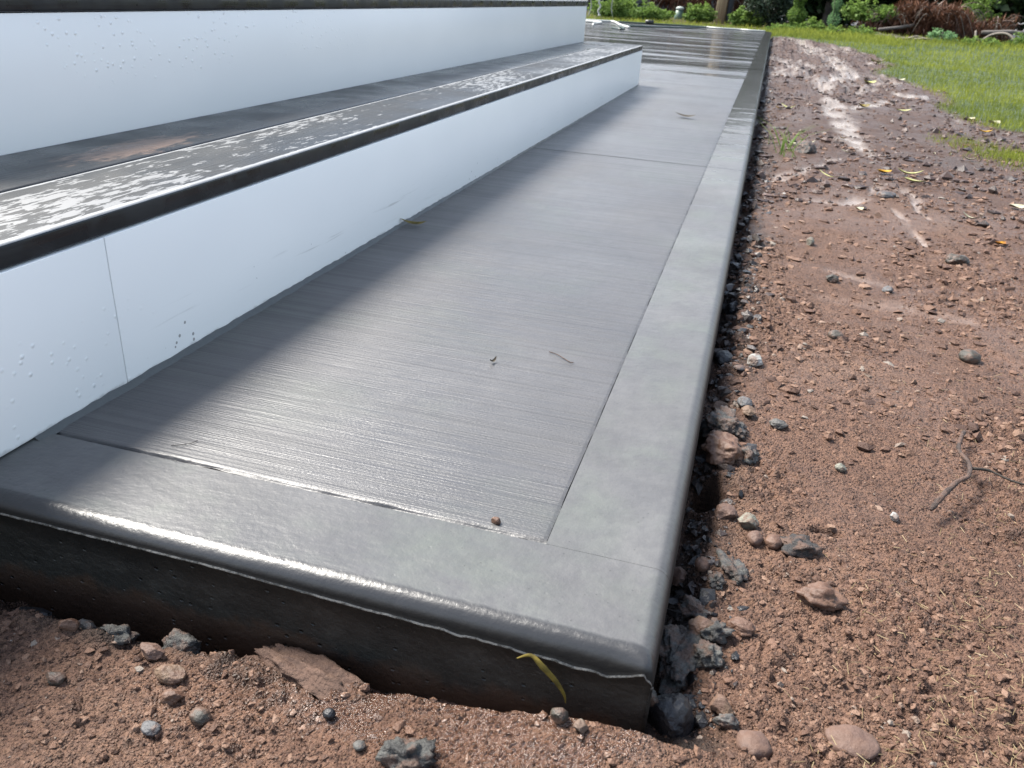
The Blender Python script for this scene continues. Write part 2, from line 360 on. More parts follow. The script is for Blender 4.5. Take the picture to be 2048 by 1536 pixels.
# ------------------------------------------------------------------ numpy noise
TAB = RNG.random((256, 256)).astype(np.float32); TABX = RNG.random((256, 256)).astype(np.float32); TABY = RNG.random((256, 256)).astype(np.float32); TABR = RNG.random((256, 256)).astype(np.float32)
def vnoise(x, y):
    xi = np.floor(x).astype(np.int64); yi = np.floor(y).astype(np.int64); fx = x - xi; fy = y - yi
    fx = fx * fx * (3 - 2 * fx); fy = fy * fy * (3 - 2 * fy)
    a = TAB[xi & 255, yi & 255]; b = TAB[(xi + 1) & 255, yi & 255]; c = TAB[xi & 255, (yi + 1) & 255]; d = TAB[(xi + 1) & 255, (yi + 1) & 255]
    return (a * (1 - fx) + b * fx) * (1 - fy) + (c * (1 - fx) + d * fx) * fy
def fbm(x, y, o=4):
    s = 0; a = .5; t = 0
    for i in range(o):
        s = s + a * vnoise(x * 2 ** i + 17.3 * i, y * 2 ** i - 9.1 * i); t += a; a *= .5
    return s / t - .5
def bumps(x, y, prob, rmin=.25, rmax=.6):
    """rounded lumps of random size, 0..1"""
    xi = np.floor(x).astype(np.int64); yi = np.floor(y).astype(np.int64); h = np.zeros_like(x)
    for dx in (-1, 0, 1):
        for dy in (-1, 0, 1):
            a = (xi + dx) & 255; b = (yi + dy) & 255
            cx = xi + dx + TABX[a, b]; cy = yi + dy + TABY[a, b]; R = rmin + (rmax - rmin) * TABR[a, b]
            d2 = ((x - cx) ** 2 + (y - cy) ** 2) / R ** 2
            h = np.maximum(h, np.where(TAB[a, b] < prob, R * np.sqrt(np.clip(1 - d2, 0, 1)), 0))
    return h
def sstep(x, a, b):
    t = np.clip((x - a) / (b - a), 0, 1); return t * t * (3 - 2 * t)
def segdist(x, y, pts):
    d = np.full_like(x, 1e9)
    for (x0, y0, w0), (x1, y1, w1) in zip(pts[:-1], pts[1:]):
        vx, vy = x1 - x0, y1 - y0; t = np.clip(((x - x0) * vx + (y - y0) * vy) / (vx * vx + vy * vy), 0, 1)
        w = w0 + (w1 - w0) * t
        d = np.minimum(d, np.hypot(x - x0 - t * vx, y - y0 - t * vy) / w)
    return d
SLAB_Y0, SLAB_Y1, SLAB_X0 = .416, 14.2, -5.0
SILT = [  # rain washed runnels of pale silt (x, y, half width)
    [(.58, 9.3, .10), (.62, 7.0, .07), (.37, 6.0, .07), (.36, 5.4, .04)],
    [(.80, 6.5, .10), (1.03, 6.5, .06)], [(.80, 5.7, .05), (.93, 5.45, .04)], [(.41, 13.4, .08), (.45, 10.6, .09), (.5, 9.6, .05)],
    [(.38, 5.0, .05), (.355, 4.35, .055), (.38, 4.1, .05), (.37, 3.5, .04)],
    [(.36, 3.45, .055), (.42, 3.15, .02)], [(.33, 3.2, .012), (.41, 3.22, .012), (.445, 3.12, .008)],
    [(.075, 2.50, .022), (.13, 2.62, .022), (.19, 2.80, .010), (.30, 3.0, .006)],
    [(.17, 2.28, .012), (.27, 2.32, .026), (.36, 2.47, .016), (.42, 2.62, .01)],
    [(.43, 2.60, .008), (.445, 2.4, .016), (.447, 2.22, .010)], [(.375, 2.29, .008), (.395, 2.06, .016), (.405, 1.92, .008)],
    [(.165, 1.46, .02), (.29, 1.45, .035), (.40, 1.43, .02)], [(.20, 1.62, .02), (.33, 1.55, .02)], [(.45, 4.6, .03), (.70, 5.2, .05)], [(.62, 6.1, .03), (.72, 6.0, .03)]]
LAWN = [(-.05, 14.35), (.06, 14.2), (.54, 13.2), (.96, 11.7), (1.08, 9.9), (1.03, 8.3), (.88, 7.2), (.95, 6.85), (1.08, 6.36), (.98, 5.3), (.98, 4.52), (1.04, 4.29), (1.134, 4.2), (1.6, 3.9), (3.0, 3.6), (40, 2.0)]
LX = np.array([p[0] for p in LAWN]); LY = np.array([p[1] for p in LAWN])
def lawn_mask(x, y):
    """>0 inside the lawn"""
    # boundary as x limit by y for the curved edge
    ys = LY[::-1]; xs = LX[::-1]
    xl = np.interp(y, ys, xs, left=60, right=-60)
    return np.where(y > 14.3, 1.0, x - xl + .22 * fbm(x * 3.1, y * 2.0, 3))
def ground_z(x, y):
    x = np.asarray(x, float); y = np.asarray(y, float)
    base = -.060 + .010 * fbm(x * 1.1, y * 1.1, 3) + .014 * fbm(x * 5, y * 5, 3)
    front = sstep(-y, -.43, -.40)
    base = base - .012 * front * sstep(-x, .05, .5)
    base = base + .006 * front * sstep(x, -.12, .02) - .004 + .013 * np.exp(-((x + .03) / .085) ** 2 - ((y - .395) / .04) ** 2)
    # rut beside the walk, ragged
    e = x + .016 * (vnoise(y * 21, y * 0 + 3) - .5) + .010 * (vnoise(y * 70, y * 0 + 8) - .5)
    right = (y > SLAB_Y0 - .02)
    base = base - right * (1 - sstep(e, .002, .034)) * (.016 + .02 * vnoise(y * 9, y * 0 + 31))
    base = base - right * sstep(y, 1.5, 3.5) * (1 - sstep(x, .03, .16)) * .012
    # hollow under the left part of the front edge
    base = base - (1 - sstep(np.abs(y - .401 + .03 * (vnoise(x * 14, x * 0 + 5) - .5)), .006, .034)) * sstep(-x, .17, .27) * .024
    # small burrow
    base = base - .085 * np.exp(-(((x - .0185) / .0125) ** 2 + ((y - .757 + .9 * (x - .0185)) / .028) ** 2) ** 3)
    base = base - .018 * np.exp(-(((x - .130 - .25 * (y - .70)) / .013) ** 2 + ((y - .713) / .0055) ** 2) ** 2)
    return base
def silt_f(x, y):
    wx = x + .085 * fbm(x * 12, y * 9, 4) * np.minimum(1, y / 3); wy = y + .12 * fbm(x * 8 + 40, y * 5, 3) * np.minimum(1, y / 3)
    s = np.zeros_like(x)
    for L in SILT: s = np.maximum(s, 1 - sstep(segdist(wx, wy, L), .35, 1.6))
    tex = np.clip(.62 + 2.0 * fbm(x * 26, y * 15, 4), 0, 1)
    s = s * tex * (.42 + .58 * sstep(y, 1.5, 1.95))
    g2 = sstep(fbm(x * 5 + 9, y * 1.7, 4), .06, .16) * sstep(y, 3.6, 5.5) * .75
    return np.maximum(s, g2 * np.clip(.5 + 2 * fbm(x * 26, y * 6, 3), 0, 1))

def axis(lo_far, lo, hi, hi_far, step, glo, ghi, quad=None):
    a = list(np.arange(lo, hi, step)); p = a[-1]; s = step
    while p < hi_far:
        s = quad(p) if quad and p < 22 else s * ghi
        p += s; a.append(p)
    b = []; p = lo; s = step
    while p > lo_far: s *= glo; p -= s; b.append(p)
    return np.array(b[::-1] + a)
xs = axis(-160, -.60, .70, 160, .0020, 1.07, 1.018)
ys = axis(-60, .26, .78, 260, .0019, 1.12, 1.08, quad=lambda p: max(.0019, p * p / 318))
# ------------------------------------------------------------------ the ground
X, Y = np.meshgrid(xs, ys, indexing='ij')
fine = (1 - sstep(Y, 9, 16)) * (1 - sstep(np.abs(X), 4, 8))
lm = lawn_mask(X, Y); onlawn = sstep(lm, -.02, .10)
silt = silt_f(X, Y) * (1 - onlawn)
rough = sstep(fbm(X * 4.2 + 5, Y * 3.2, 3), -.16, .10) * .95 + .30
rough = rough * (1 - .93 * silt) * (1 - .5 * onlawn)
wx = X + .004 * fbm(X * 90, Y * 90, 2); wy = Y + .004 * fbm(X * 90 + 50, Y * 90, 2)
Z = ground_z(X, Y)
h1 = 1 - sstep(Y, 1.0, 1.7); h2 = 1 - sstep(Y, 1.5, 2.3); h3 = 1 - sstep(Y, 2.6, 3.8)
det = .0085 * bumps(wx / .055, wy / .055, .18, .15, .34) * 1.0 + h3 * .010 * bumps(wx / .024 + 9, wy / .024, .42, .16, .44) + h2 * .0075 * bumps(wx / .0125 + 31, wy / .0125 + 7, .62, .2, .5) + h1 * .0055 * bumps(wx / .0062 + 3, wy / .0062 + 7, .55, .25, .6) + h1 * .0085 * fbm(X * 130, Y * 130, 3)
det += .010 * np.abs(fbm(X * 22, Y * 22, 3)) + .003 * h1 * fbm(X * 260, Y * 260, 2)
Z += det * rough * fine - .007 * silt
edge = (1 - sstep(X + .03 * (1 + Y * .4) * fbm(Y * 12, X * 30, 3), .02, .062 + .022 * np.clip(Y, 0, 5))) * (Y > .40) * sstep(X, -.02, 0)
Z += edge * fine * (.016 * fbm(X * 60, Y * 45, 4) + .020 * fbm(X * 24, Y * 16, 3))
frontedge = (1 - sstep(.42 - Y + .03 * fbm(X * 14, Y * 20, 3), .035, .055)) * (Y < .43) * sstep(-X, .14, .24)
Z += frontedge * (.024 * fbm(X * 38, Y * 38, 4) + .010 * bumps(X / .03, Y / .03, .8, .3, .6))
far = sstep(Y, 3.5, 7) * (1 - onlawn)
Z += far * (.034 * bumps(X / .075 + .02 * fbm(X * 20, Y * 20, 2), Y / .11, .55, .2, .6) + .070 * fbm(X * 11, Y * 2.2, 4) + .045 * np.abs(fbm(X * 17 + 3, Y * 4.5, 4))) * (1 - sstep(X, 1.5, 2.5)) * (1 - sstep(-X, 0, .3))
Z += onlawn * (.012 + .03 * fbm(X * .6, Y * .6, 3)) + (Y > 14.3) * .0
under = (X > -.0 - .004) & (X < 0) | False
Z = np.where((X > SLAB_X0 + .1) & (X < -.012) & (Y > SLAB_Y0 + .02) & (Y < SLAB_Y1 - .03), np.minimum(Z, -.05), Z)
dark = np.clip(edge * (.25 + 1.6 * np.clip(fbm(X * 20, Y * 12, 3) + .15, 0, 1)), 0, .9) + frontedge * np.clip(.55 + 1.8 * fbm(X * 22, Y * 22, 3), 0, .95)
# bare ground, darker under the trees
tree_floor = sstep(Y + .6 * fbm(X, Y, 2) - .25 * np.clip(X, 0, 4), 16.3, 17.2) * .85
dark = np.clip(dark + tree_floor, 0, .92)
nx, ny = X.shape
idx = np.arange(nx * ny).reshape(nx, ny)
F = np.stack([idx[:-1, :-1], idx[1:, :-1], idx[1:, 1:], idx[:-1, 1:]], -1)
xc = (xs[:-1] + xs[1:])[:, None] / 2; yc = (ys[:-1] + ys[1:])[None] / 2
keep = ~((xc > SLAB_X0 + .15) & (xc < -.05) & (yc > SLAB_Y0 + .05) & (yc < SLAB_Y1 - .1))
F = F[keep]
V = np.stack([X.ravel(), Y.ravel(), Z.ravel()], -1)
used = np.zeros(len(V), bool); used[F.ravel()] = True; remap = np.cumsum(used) - 1
me = np_mesh('ground', V[used], remap[F], {'silt': silt.ravel()[used], 'dark': dark.ravel()[used], 'lawn': (onlawn * (1 - tree_floor)).ravel()[used]})
link('ground', me, M_soil, kind='structure')
ZI = Z; XS, YS = xs, ys
def gz(x, y):
    """height of the finished ground (bilinear)"""
    i = np.clip(np.searchsorted(XS, x) - 1, 0, nx - 2); j = np.clip(np.searchsorted(YS, y) - 1, 0, ny - 2)
    u = (x - XS[i]) / (XS[i + 1] - XS[i]); v = (y - YS[j]) / (YS[j + 1] - YS[j])
    return (ZI[i, j] * (1 - u) + ZI[i + 1, j] * u) * (1 - v) + (ZI[i, j + 1] * (1 - u) + ZI[i + 1, j + 1] * u) * v

# ------------------------------------------------------------------ the concrete walk
YJ = [.517, 2.224, 3.93, 5.64, 7.35, 9.06, 10.77, 12.48, 14.08]
XI = -.101; XR = -.0015
def strip(name, x0, x1, y0, y1, rx=False, ry=False, mats=None, rounded=.014, dxs=.006, dys=.006, far_y=False, rag=0.0):
    """a slab piece: rounded outer arrises on +x (rx) and/or -y (ry) sides, with lip and face below"""
    prof = [(rounded * (1 - math.sin(a)), rounded * (1 - math.cos(a))) for a in np.linspace(0, math.pi / 2, 9)]
    prof = [(p, d) for p, d in prof] + [(-.0005, rounded + .0008), (-.0005, rounded + .0015), (.0008, rounded + .0020), (.0012, rounded + .02), (.0012, .06), (.0012, .13)]
    def ax(a, b, step, lo, hi, quad=False):
        out = []
        s = a + (rounded if lo else 0); e = b - (rounded if hi else 0)
        if lo: out += [(a + p, d) for p, d in prof[::-1]][:-1]
        n = max(2, int((e - s) / step))
        out += [(v, 0.) for v in (np.linspace(s, e, n) if not quad else s + (e - s) * np.linspace(0, 1, n) ** 1.6)]
        if hi: out += [(b - p, d) for p, d in prof][1:]
        return np.array(out)
    ax_ = ax(x0, x1, dxs, False, rx); ay_ = ax(y0, y1, dys, ry, False)
    PX, PY = np.meshgrid(ax_[:, 0], ay_[:, 0], indexing='ij'); DX, DY = np.meshgrid(ax_[:, 1], ay_[:, 1], indexing='ij')
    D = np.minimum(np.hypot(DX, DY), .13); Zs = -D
    Zs += .0007 * fbm(PX * 9, PY * 9, 3) * (D < .001)
    lip = (DY > rounded + .0005) & (DY < rounded + .004)
    lipz = np.interp(PX, [-.6, -.53, -.44, -.33, -.22, -.148, -.111, -.061, -.03, -.004], [.0, .0008, .0012, .002, -.001, -.002, -.003, -.0045, -.005, .004])
    rg = (.0016 * (vnoise(PX * 120, PX * 0) - .5) + .0010 * (vnoise(PX * 420, PX * 0 + 4) - .5)) * (.25 + sstep(PX, -.25, -.12))
    if ry:
        w = np.where(lip, 1., np.where((DY > .004) & (DY <= rounded + .0005), DY / rounded * 1., 0)) * (DX < .004)
        Zs += w * (lipz + rg)
        PY = PY - np.where(lip, .0002 + .0005 * vnoise(PX * 160, PX * 0 + 9), 0) * (DX < .004)
        PY = PY + (DY > rounded + .005) * (.0006 * fbm(PX * 60, D * 60, 3) * 2)
    if rx: PX = PX + ((DX > rounded + .0005) & (DX < rounded + .004)) * .0004 * vnoise(PY * 60, PY * 0)
    nx_, ny_ = PX.shape; id_ = np.arange(nx_ * ny_).reshape(nx_, ny_)
    Ff = np.stack([id_[:-1, :-1], id_[1:, :-1], id_[1:, 1:], id_[:-1, 1:]], -1).reshape(-1, 4)
    V = np.stack([PX.ravel(), PY.ravel(), Zs.ravel()], -1)
    # small skirts on the joint sides
    me = np_mesh(name, V, Ff)
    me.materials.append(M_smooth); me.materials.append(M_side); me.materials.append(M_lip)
    dmax = np.maximum(DX, DY)
    fd = ((dmax[:-1, :-1] + dmax[1:, 1:]) / 2).reshape(-1); fdy = ((DY[:-1, :-1] + DY[1:, 1:]) / 2).reshape(-1)
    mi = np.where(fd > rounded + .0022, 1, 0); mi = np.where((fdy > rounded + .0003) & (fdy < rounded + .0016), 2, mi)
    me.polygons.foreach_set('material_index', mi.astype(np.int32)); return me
walk = link('walkway', box_mesh('walkway', (SLAB_X0 + .01, SLAB_Y0 + .02, -.14), (-.02, SLAB_Y1 - .01, -.0045)), M_groove, kind='structure')
link('front_border', strip('front_border', SLAB_X0, XR, SLAB_Y0, .5150, rx=True, ry=True, dxs=.004), None, walk)
ybs = [.5162] + YJ[1:] 
for i in range(len(ybs) - 1):
    link('side_border', strip('side_border', XI + .0004, XR, ybs[i] + (.0010 if i else -.0009), ybs[i + 1] - .0010, rx=True, dys=.008 if i == 0 else .03), None, walk)
link('far_border', strip('far_border', SLAB_X0, XR, 14.0812, SLAB_Y1, rx=True, dxs=.03), None, walk)
def panel(y0, y1, first):
    x0, x1 = (SLAB_X0, XI - .0004)
    gx = np.concatenate([np.linspace(x0, -.62, 40), np.arange(-.615, x1, .006 if y0 < 2 else .02), [x1]])
    gy = np.concatenate([np.arange(y0, y1, .012 if y0 < 2 else .05), [y1]])
    if first: gy = np.concatenate([[y0, y0 + .0012, y0 + .0025, y0 + .004, y0 + .007], gy[1:]])
    gy = np.sort(gy); gx = np.concatenate([gx[:-1], [x1 - .003, x1 - .0012, x1]]); gx = np.sort(gx)
    PX, PY = np.meshgrid(gx, gy, indexing='ij'); Zs = -.0005 + .0009 * fbm(PX * 7, PY * 7, 3)
    if first:
        ed = 1 - sstep(PY, y0, y0 + .004)
        crack = .35 + .65 * sstep(vnoise(PX * 16, PX * 0 + 2) + .5 * vnoise(PX * 90, PX * 0), .55, 1.0)
        Zs += ed * (-.0030 * crack + .0008 * (vnoise(PX * 260, PX * 0 + 5) - .5))
        PY = PY + ed * (.0026 * (vnoise(PX * 45, PX * 0 + 7) - .3) + .0016 * (vnoise(PX * 230, PX * 0 + 3) - .5))
    er = sstep(PX, x1 - .0035, x1); Zs -= er * .0006
    PX = PX + er * .0012 * (vnoise(PY * 55, PY * 0 + 7) - .5)
    n1_, n2_ = PX.shape; id_ = np.arange(n1_ * n2_).reshape(n1_, n2_)
    Ff = np.stack([id_[:-1, :-1], id_[1:, :-1], id_[1:, 1:], id_[:-1, 1:]], -1).reshape(-1, 4)
    return np_mesh('broom_panel', np.stack([PX.ravel(), PY.ravel(), Zs.ravel()], -1), Ff)
for i in range(len(YJ) - 1):
    link('broom_panel', panel(YJ[i] + (.0008 if i == 0 else .0026), YJ[i + 1] - .0026, i == 0), M_broom, walk)

# ------------------------------------------------------------------ the steps
SY0, SY1, SY2 = .30, 4.21, 4.16
R0 = (-.9, 2.2, 0)
steps = empty('deck_steps', R0); tag(steps, 'white fascia deck steps with wet grey composite treads beside concrete walk', 'steps')
def part(name, lo, hi, mat, bev=0, parent=steps, seg=2):
    o = link(name, box_mesh(name, lo, hi, bev, seg, R0), mat, parent); return o
XF, ZT, TH = -.575, .178, .0215
part('riser_panel', (XF - .019, SY0, .0015), (XF, .6232, ZT - TH - .001), M_pvc, .0006)
part('riser_panel', (XF - .019, .6246, .0015), (XF, SY1 - .004, ZT - TH - .001), M_pvc, .0006)
part('end_panel', (-1.6, SY1 - .0225, .0015), (XF - .020, SY1 - .0035, ZT - TH - .001), M_pvc, .0006)
def board(name, x0, x1, z1, mats, y0=SY0, y1=SY1):
    o = part(name, (x0, y0, z1 - TH), (x1, y1, z1), mats[0], .0035, seg=3)
    o.data.materials.append(mats[1])
    for p in o.data.polygons:
        if p.normal.z < .3: p.material_index = 1
    return o
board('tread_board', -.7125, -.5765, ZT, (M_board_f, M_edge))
board('tread_board', -.8530, -.7160, ZT, (M_board_b, M_edge))
XR2, ZU = -.853, .3537
part('riser_panel', (XR2 - .019, SY0 - .1, ZT - .002), (XR2, SY2, ZU - TH - .001), M_pvc, .0006)
part('end_panel', (-2.3, SY2 - .019, ZT - .002), (XR2 - .020, SY2 - .0005, ZU - TH - .001), M_pvc, .0006)
for k in range(4):
    x1 = -.8505 - k * .1395
    board('tread_board', x1 - .136, x1, ZU, (M_board_b, M_edge), SY0 - .1, SY2 + .02)
part('step_frame', (-1.55, SY0 + .01, .002), (XF - .021, SY1 - .024, ZT - TH - .0015), M_edge)
part('step_frame', (-2.3, SY0 - .09, ZT + .001), (XR2 - .021, SY2 - .021, ZU - TH - .0015), M_edge)
part('tread_board', (-1.55, SY0, ZT - TH), (-.8560, SY1, ZT - .0005), M_board_b)
# cement fillet along the foot of the fascia
pts = []; ylist = np.arange(.50, SY1, .012)
V = []; F = []
for i, y in enumerate(ylist):
    w = (.0085 + .003 * (random.random() - .5)) * (1 - .65 * min(1, max(0, (y - 1.1) / 1.0))); h = .0022 + .002 * random.random()
    V += [(XF + .0005, y, h), (XF + w * .35, y, h * .7), (XF + w, y, -.0008)]
    if i:
        a = (i - 1) * 3; F += [(a, a + 3, a + 4, a + 1), (a + 1, a + 4, a + 5, a + 2)]
g = G('grey_cement_fillet'); M_fillet = g.fin((.058, .064, .063), .5, g.bump(g.noise(g.pos(), 160, 4), .5, .001))
link('cement_fillet', np_mesh('cement_fillet', V, F), M_fillet, walk)

# ------------------------------------------------------------------ stones
def rock_mesh(name, size, seed, sub=4, lump=.18, facets=0, lumpy=0):
    rnd = random.Random(seed); bm = bmesh.new(); bmesh.ops.create_icosphere(bm, subdivisions=sub, radius=1)
    off = Vector((rnd.random() * 50, rnd.random() * 50, rnd.random() * 50))
    planes = []
    for i in range(facets):
        d = Vector((rnd.gauss(0, 1), rnd.gauss(0, 1), rnd.gauss(0, 1))).normalized(); planes.append((d, .55 + .3 * rnd.random()))
    for v in bm.verts:
        p = v.co.copy()
        for d, h in planes:
            q = p.dot(d)
            if q > h: p -= d * (q - h) * .92
        p *= 1 + lump * (mnoise.noise(p * 1.4 + off) + .5 * mnoise.noise(p * 3 + off))
        if lumpy: p *= 1 + lumpy * (mnoise.noise(p * 1.3 + off) * 1.0 + .45 * mnoise.noise(p * 3.0 + off) + .34 * mnoise.noise(p * 6.5 + off) + .24 * mnoise.noise(p * 17 + off))
        p *= 1 + .05 * mnoise.noise(p * 5 + off) + .03 * mnoise.noise(p * 11 + off)
        v.co = Vector((p.x * size[0], p.y * size[1], p.z * size[2]))
    me = bpy.data.meshes.new(name); bm.to_mesh(me); bm.free()
    for p in me.polygons: p.use_smooth = not facets or bool(lumpy)
    return me
def rock(name, x, y, size, mat, label, cat='stone', rot=0, sink=.35, z=None, **k):
    if z is None and x < -.34 and y > .37: sink = max(.0, sink - .25)
    if z is None: size = tuple(q * (.78 if y < .414 else .84) for q in size); sink = min(.5, sink + .06)
    o = link(name, rock_mesh(name, size, hash((round(x * 1000), round(y * 1000))) & 0xffff, **k), MS[mat])
    zz = (float(ground_z(x, y)) + .003) if z is None else z
    o.location = (x, y, zz + size[2] * (1 - 2 * sink) if z is None else z + size[2] * .85)
    o.rotation_euler = (0, 0, rot); tag(o, label, cat); return o
R_ = math.radians
rock('stone', .0125, .4345, (.0225, .0215, .027), 'black', 'large wet black stone at the front corner of the concrete walk', facets=9, lump=.08, rot=.4, sink=.2)
rock('cement_lump', -.0075, .430, (.008, .007, .010), 'cement', 'small crumbly cement blob stuck between walk corner and black stone', 'cement lump', lumpy=.5, sink=.1, z=-.050, sub=4)
rock('cement_lump', .0165, .505, (.018, .040, .011), 'cement', 'long smeared grey cement spill lying along the walk near its front corner', 'cement lump', lumpy=.45, sub=5, rot=-.15, sink=.4)
rock('cement_lump', .034, .500, (.012, .012, .009), 'cement', 'knobbly grey cement lump on the right end of the long spill', 'cement lump', lumpy=.5, sub=4, sink=.3)
rock('cement_lump', .0385, .527, (.014, .009, .009), 'cement', 'speckled cement crumb just below the two tan stones', 'cement lump', lumpy=.55, sub=4, rot=.5, sink=.3)
rock('cement_lump', .020, .560, (.014, .012, .010), 'cement', 'pale and dark cement lump just above the two tan stones', 'cement lump', lumpy=.5, sub=4, sink=.35)
rock('cement_lump', .047, .622, (.013, .018, .008), 'cement', 'pale crusty cement crumble lying flat on the clay right of the walk', 'cement lump', lumpy=.6, sub=4, rot=.5, sink=.4)
rock('cement_lump', .036, .598, (.007, .009, .006), 'cement', 'little cement crumb just below the pale crusty crumble', 'cement lump', lumpy=.6, sub=4, sink=.4)
rock('cement_lump', .024, .886, (.026, .036, .018), 'cement', 'big dark knobbly cement clump against the walk beside the burrow', 'cement lump', lumpy=.45, sub=5, rot=.35, sink=.35)
rock('cement_lump', .055, .826, (.013, .012, .010), 'cement', 'silvery cement knot lying out on the clay beside the big dark clump', 'cement lump', lumpy=.5, sub=4, sink=.3)
rock('cement_lump', -.147, .346, (.020, .014, .012), 'cement', 'split grey cement lump at the bottom edge in front of the walk', 'cement lump', lumpy=.5, sub=4, rot=.3, sink=.35)
rock('cement_lump', .052, .438, (.009, .006, .006), 'grey', 'small greenish grey cement chip above the flat tan stone', 'cement lump', lumpy=.3, sink=.4)
rock('stone', .0285, .531, (.014, .012, .010), 'tan', 'rounded tan stone, the one nearer the walk of a close pair', lump=.15, facets=5, rot=.3, sink=.35)
rock('stone', .0595, .540, (.015, .010, .009), 'rust', 'rusty tan stone, right one of a close pair by the cement lumps', lump=.2, facets=5, rot=-.2, sink=.35)
rock('stone', .0475, .452, (.013, .008, .007), 'tan', 'flat topped tan stone with dark underside below the cement spill', facets=7, lump=.1, rot=-.3, sink=.35)
rock('stone', .070, .421, (.014, .014, .010), 'red', 'round dusty red stone half sunk at the bottom edge right of the corner', lump=.12, sink=.45)
rock('stone', .136, .452, (.021, .016, .009), 'red', 'broad flat dusty red stone pressed into the clay', lump=.12, sink=.55)
rock('clay_clod', .1225, .602, (.021, .013, .011), 'rust', 'big rough orange brown clod casting a shadow on the open clay', 'clod', lumpy=.35, sub=4, sink=.25)
rock('stone', .059, .695, (.0125, .010, .010), 'pale', 'pale green grey angular stone beside two dark pebbles', facets=7, lump=.1, rot=-.4, sink=.3)
rock('stone', .0665, .672, (.0085, .010, .008), 'red', 'ribbed brown pebble just below the pale green grey stone', lump=.1, sink=.35)
rock('stone', .083, .672, (.009, .011, .008), 'rust', 'smooth red brown pebble right of the ribbed pebble', lump=.1, sink=.35)
rock('clay_clod', .104, .674, (.020, .014, .009), 'darkclod', 'dark crumbly soil clod right of the red brown pebble', 'clod', lumpy=.5, sub=4, rot=-.2, sink=.4)
rock('stone', .037, .705, (.014, .014, .008), 'red', 'rough pink sandstone piece left of the pale green grey stone', lump=.12, facets=6, sink=.4)
rock('clay_clod', .028, .826, (.024, .028, .018), 'rust', 'large rounded red brown clod next to the walk above the burrow', 'clod', lumpy=.22, sub=5, rot=.3, sink=.35)
rock('stone', .0535, .924, (.0125, .012, .008), 'tan', 'tan stone with an orange ring mark lying on a grey stone', facets=7, lump=.12, rot=.5, sink=.15)
rock('stone', .0465, .950, (.0125, .014, .008), 'slate', 'flat blue grey stone tucked behind the tan ringed stone', facets=5, lump=.1, sink=.35)
rock('stone', .0185, .955, (.014, .010, .008), 'tan', 'small orange tan chip against the walk by the knobbly clump', facets=7, lump=.1, sink=.2)
rock('stone', .088, .912, (.013, .011, .007), 'grey', 'lone flat grey brown stone on the clay right of the tan ringed stone', lump=.18, facets=4, sink=.35)
rock('stone', .057, 1.090, (.013, .016, .013), 'white', 'bright whitish grey rounded stone near the middle of the walk edge', lump=.12, facets=4, sink=.3)
rock('stone', .036, 1.055, (.010, .008, .006), 'slate', 'small pale blue grey chip between walk and whitish stone', facets=5, lump=.1, sink=.3)
rock('stone', .013, 1.110, (.018, .022, .016), 'black', 'dark blue black stone wedged against the walk left of the whitish stone', facets=8, lump=.1, sink=.3)
rock('stone', .019, 1.345, (.019, .024, .017), 'black', 'dark angular stone against the walk, second one further along', facets=8, lump=.1, sink=.3)
rock('stone', .010, 1.215, (.014, .022, .014), 'black', 'dark stone against the walk between two larger dark stones', facets=8, lump=.1, sink=.3)
rock('stone', .361, 1.251, (.018, .017, .013), 'olive', 'smooth olive brown pebble alone on the clay at far right', lump=.07, sink=.3)
rock('stone', .154, 1.800, (.010, .016, .012), 'pale', 'small cream pebble on smooth clay in the middle distance', lump=.1, facets=3, sink=.25)
rock('stone', .437, 1.800, (.030, .028, .017), 'olive', 'low wide brown stone on the clay near the orange leaf', lump=.14, facets=4, sink=.35)
rock('stone', .185, 1.560, (.014, .014, .011), 'olive', 'dark pebble on smooth clay halfway along the walk', facets=5, lump=.1, sink=.3)
rock('stone', .280, 1.545, (.012, .012, .008), 'slate', 'small blue grey pebble right of the dark pebble on smooth clay', facets=5, lump=.1, sink=.35)
rock('stone', .174, 1.262, (.014, .014, .009), 'olive', 'flat olive pebble on the clay left of the smooth olive brown one', lump=.1, sink=.35)
rock('stone', .375, 2.43, (.03, .03, .014), 'slate', 'flat bluish stone beside the silt runnel', lump=.12, sink=.35)
rock('stone', .176, 3.10, (.05, .06, .035), 'darkclod', 'dark wet stone beside the fallen cream leaves near the walk', facets=6, lump=.12, sink=.35)
rock('stone', .200, .764, (.0055, .008, .004), 'white', 'tiny white chip left of the brown twig', facets=5, lump=.1, sink=.2)
rock('stone', .155, .845, (.0075, .007, .005), 'pale', 'small pale pebble above the white chip', facets=4, lump=.1, sink=.3)
rock('stone', -.057, .391, (.0078, .0075, .0075), 'olive', 'dark olive pebble standing on wet clay in front of the walk', lump=.08, facets=4, sink=.12)
rock('stone', -.041, .386, (.0068, .006, .0055), 'pale', 'small pale cream pebble right of the dark olive pebble', facets=6, lump=.1, sink=.25)
rock('stone', -.334, .357, (.015, .010, .008), 'tan', 'orange brown oblong stone in front of the walk at left', facets=5, lump=.15, rot=.1, sink=.3)
rock('stone', -.319, .3405, (.012, .008, .007), 'rust', 'rust brown stone just below the orange brown oblong one', facets=5, lump=.15, rot=.5, sink=.3)
rock('stone', -.292, .332, (.010, .008, .007), 'olive', 'dark brown pebble third in the row of stones at left', lump=.12, sink=.3)
rock('stone', -.362, .372, (.014, .010, .007), 'red', 'flat pinkish stone slab in the shade near the left front edge', facets=7, lump=.1, sink=.45)
rock('stone', -.317, .314, (.009, .007, .005), 'slate', 'flat grey pebble in the clay near the bottom left', facets=5, lump=.1, sink=.4)
rock('stone', -.410, .330, (.011, .008, .006), 'olive', 'dark flat stone on the shaded clay at bottom left', facets=6, lump=.1, sink=.35)
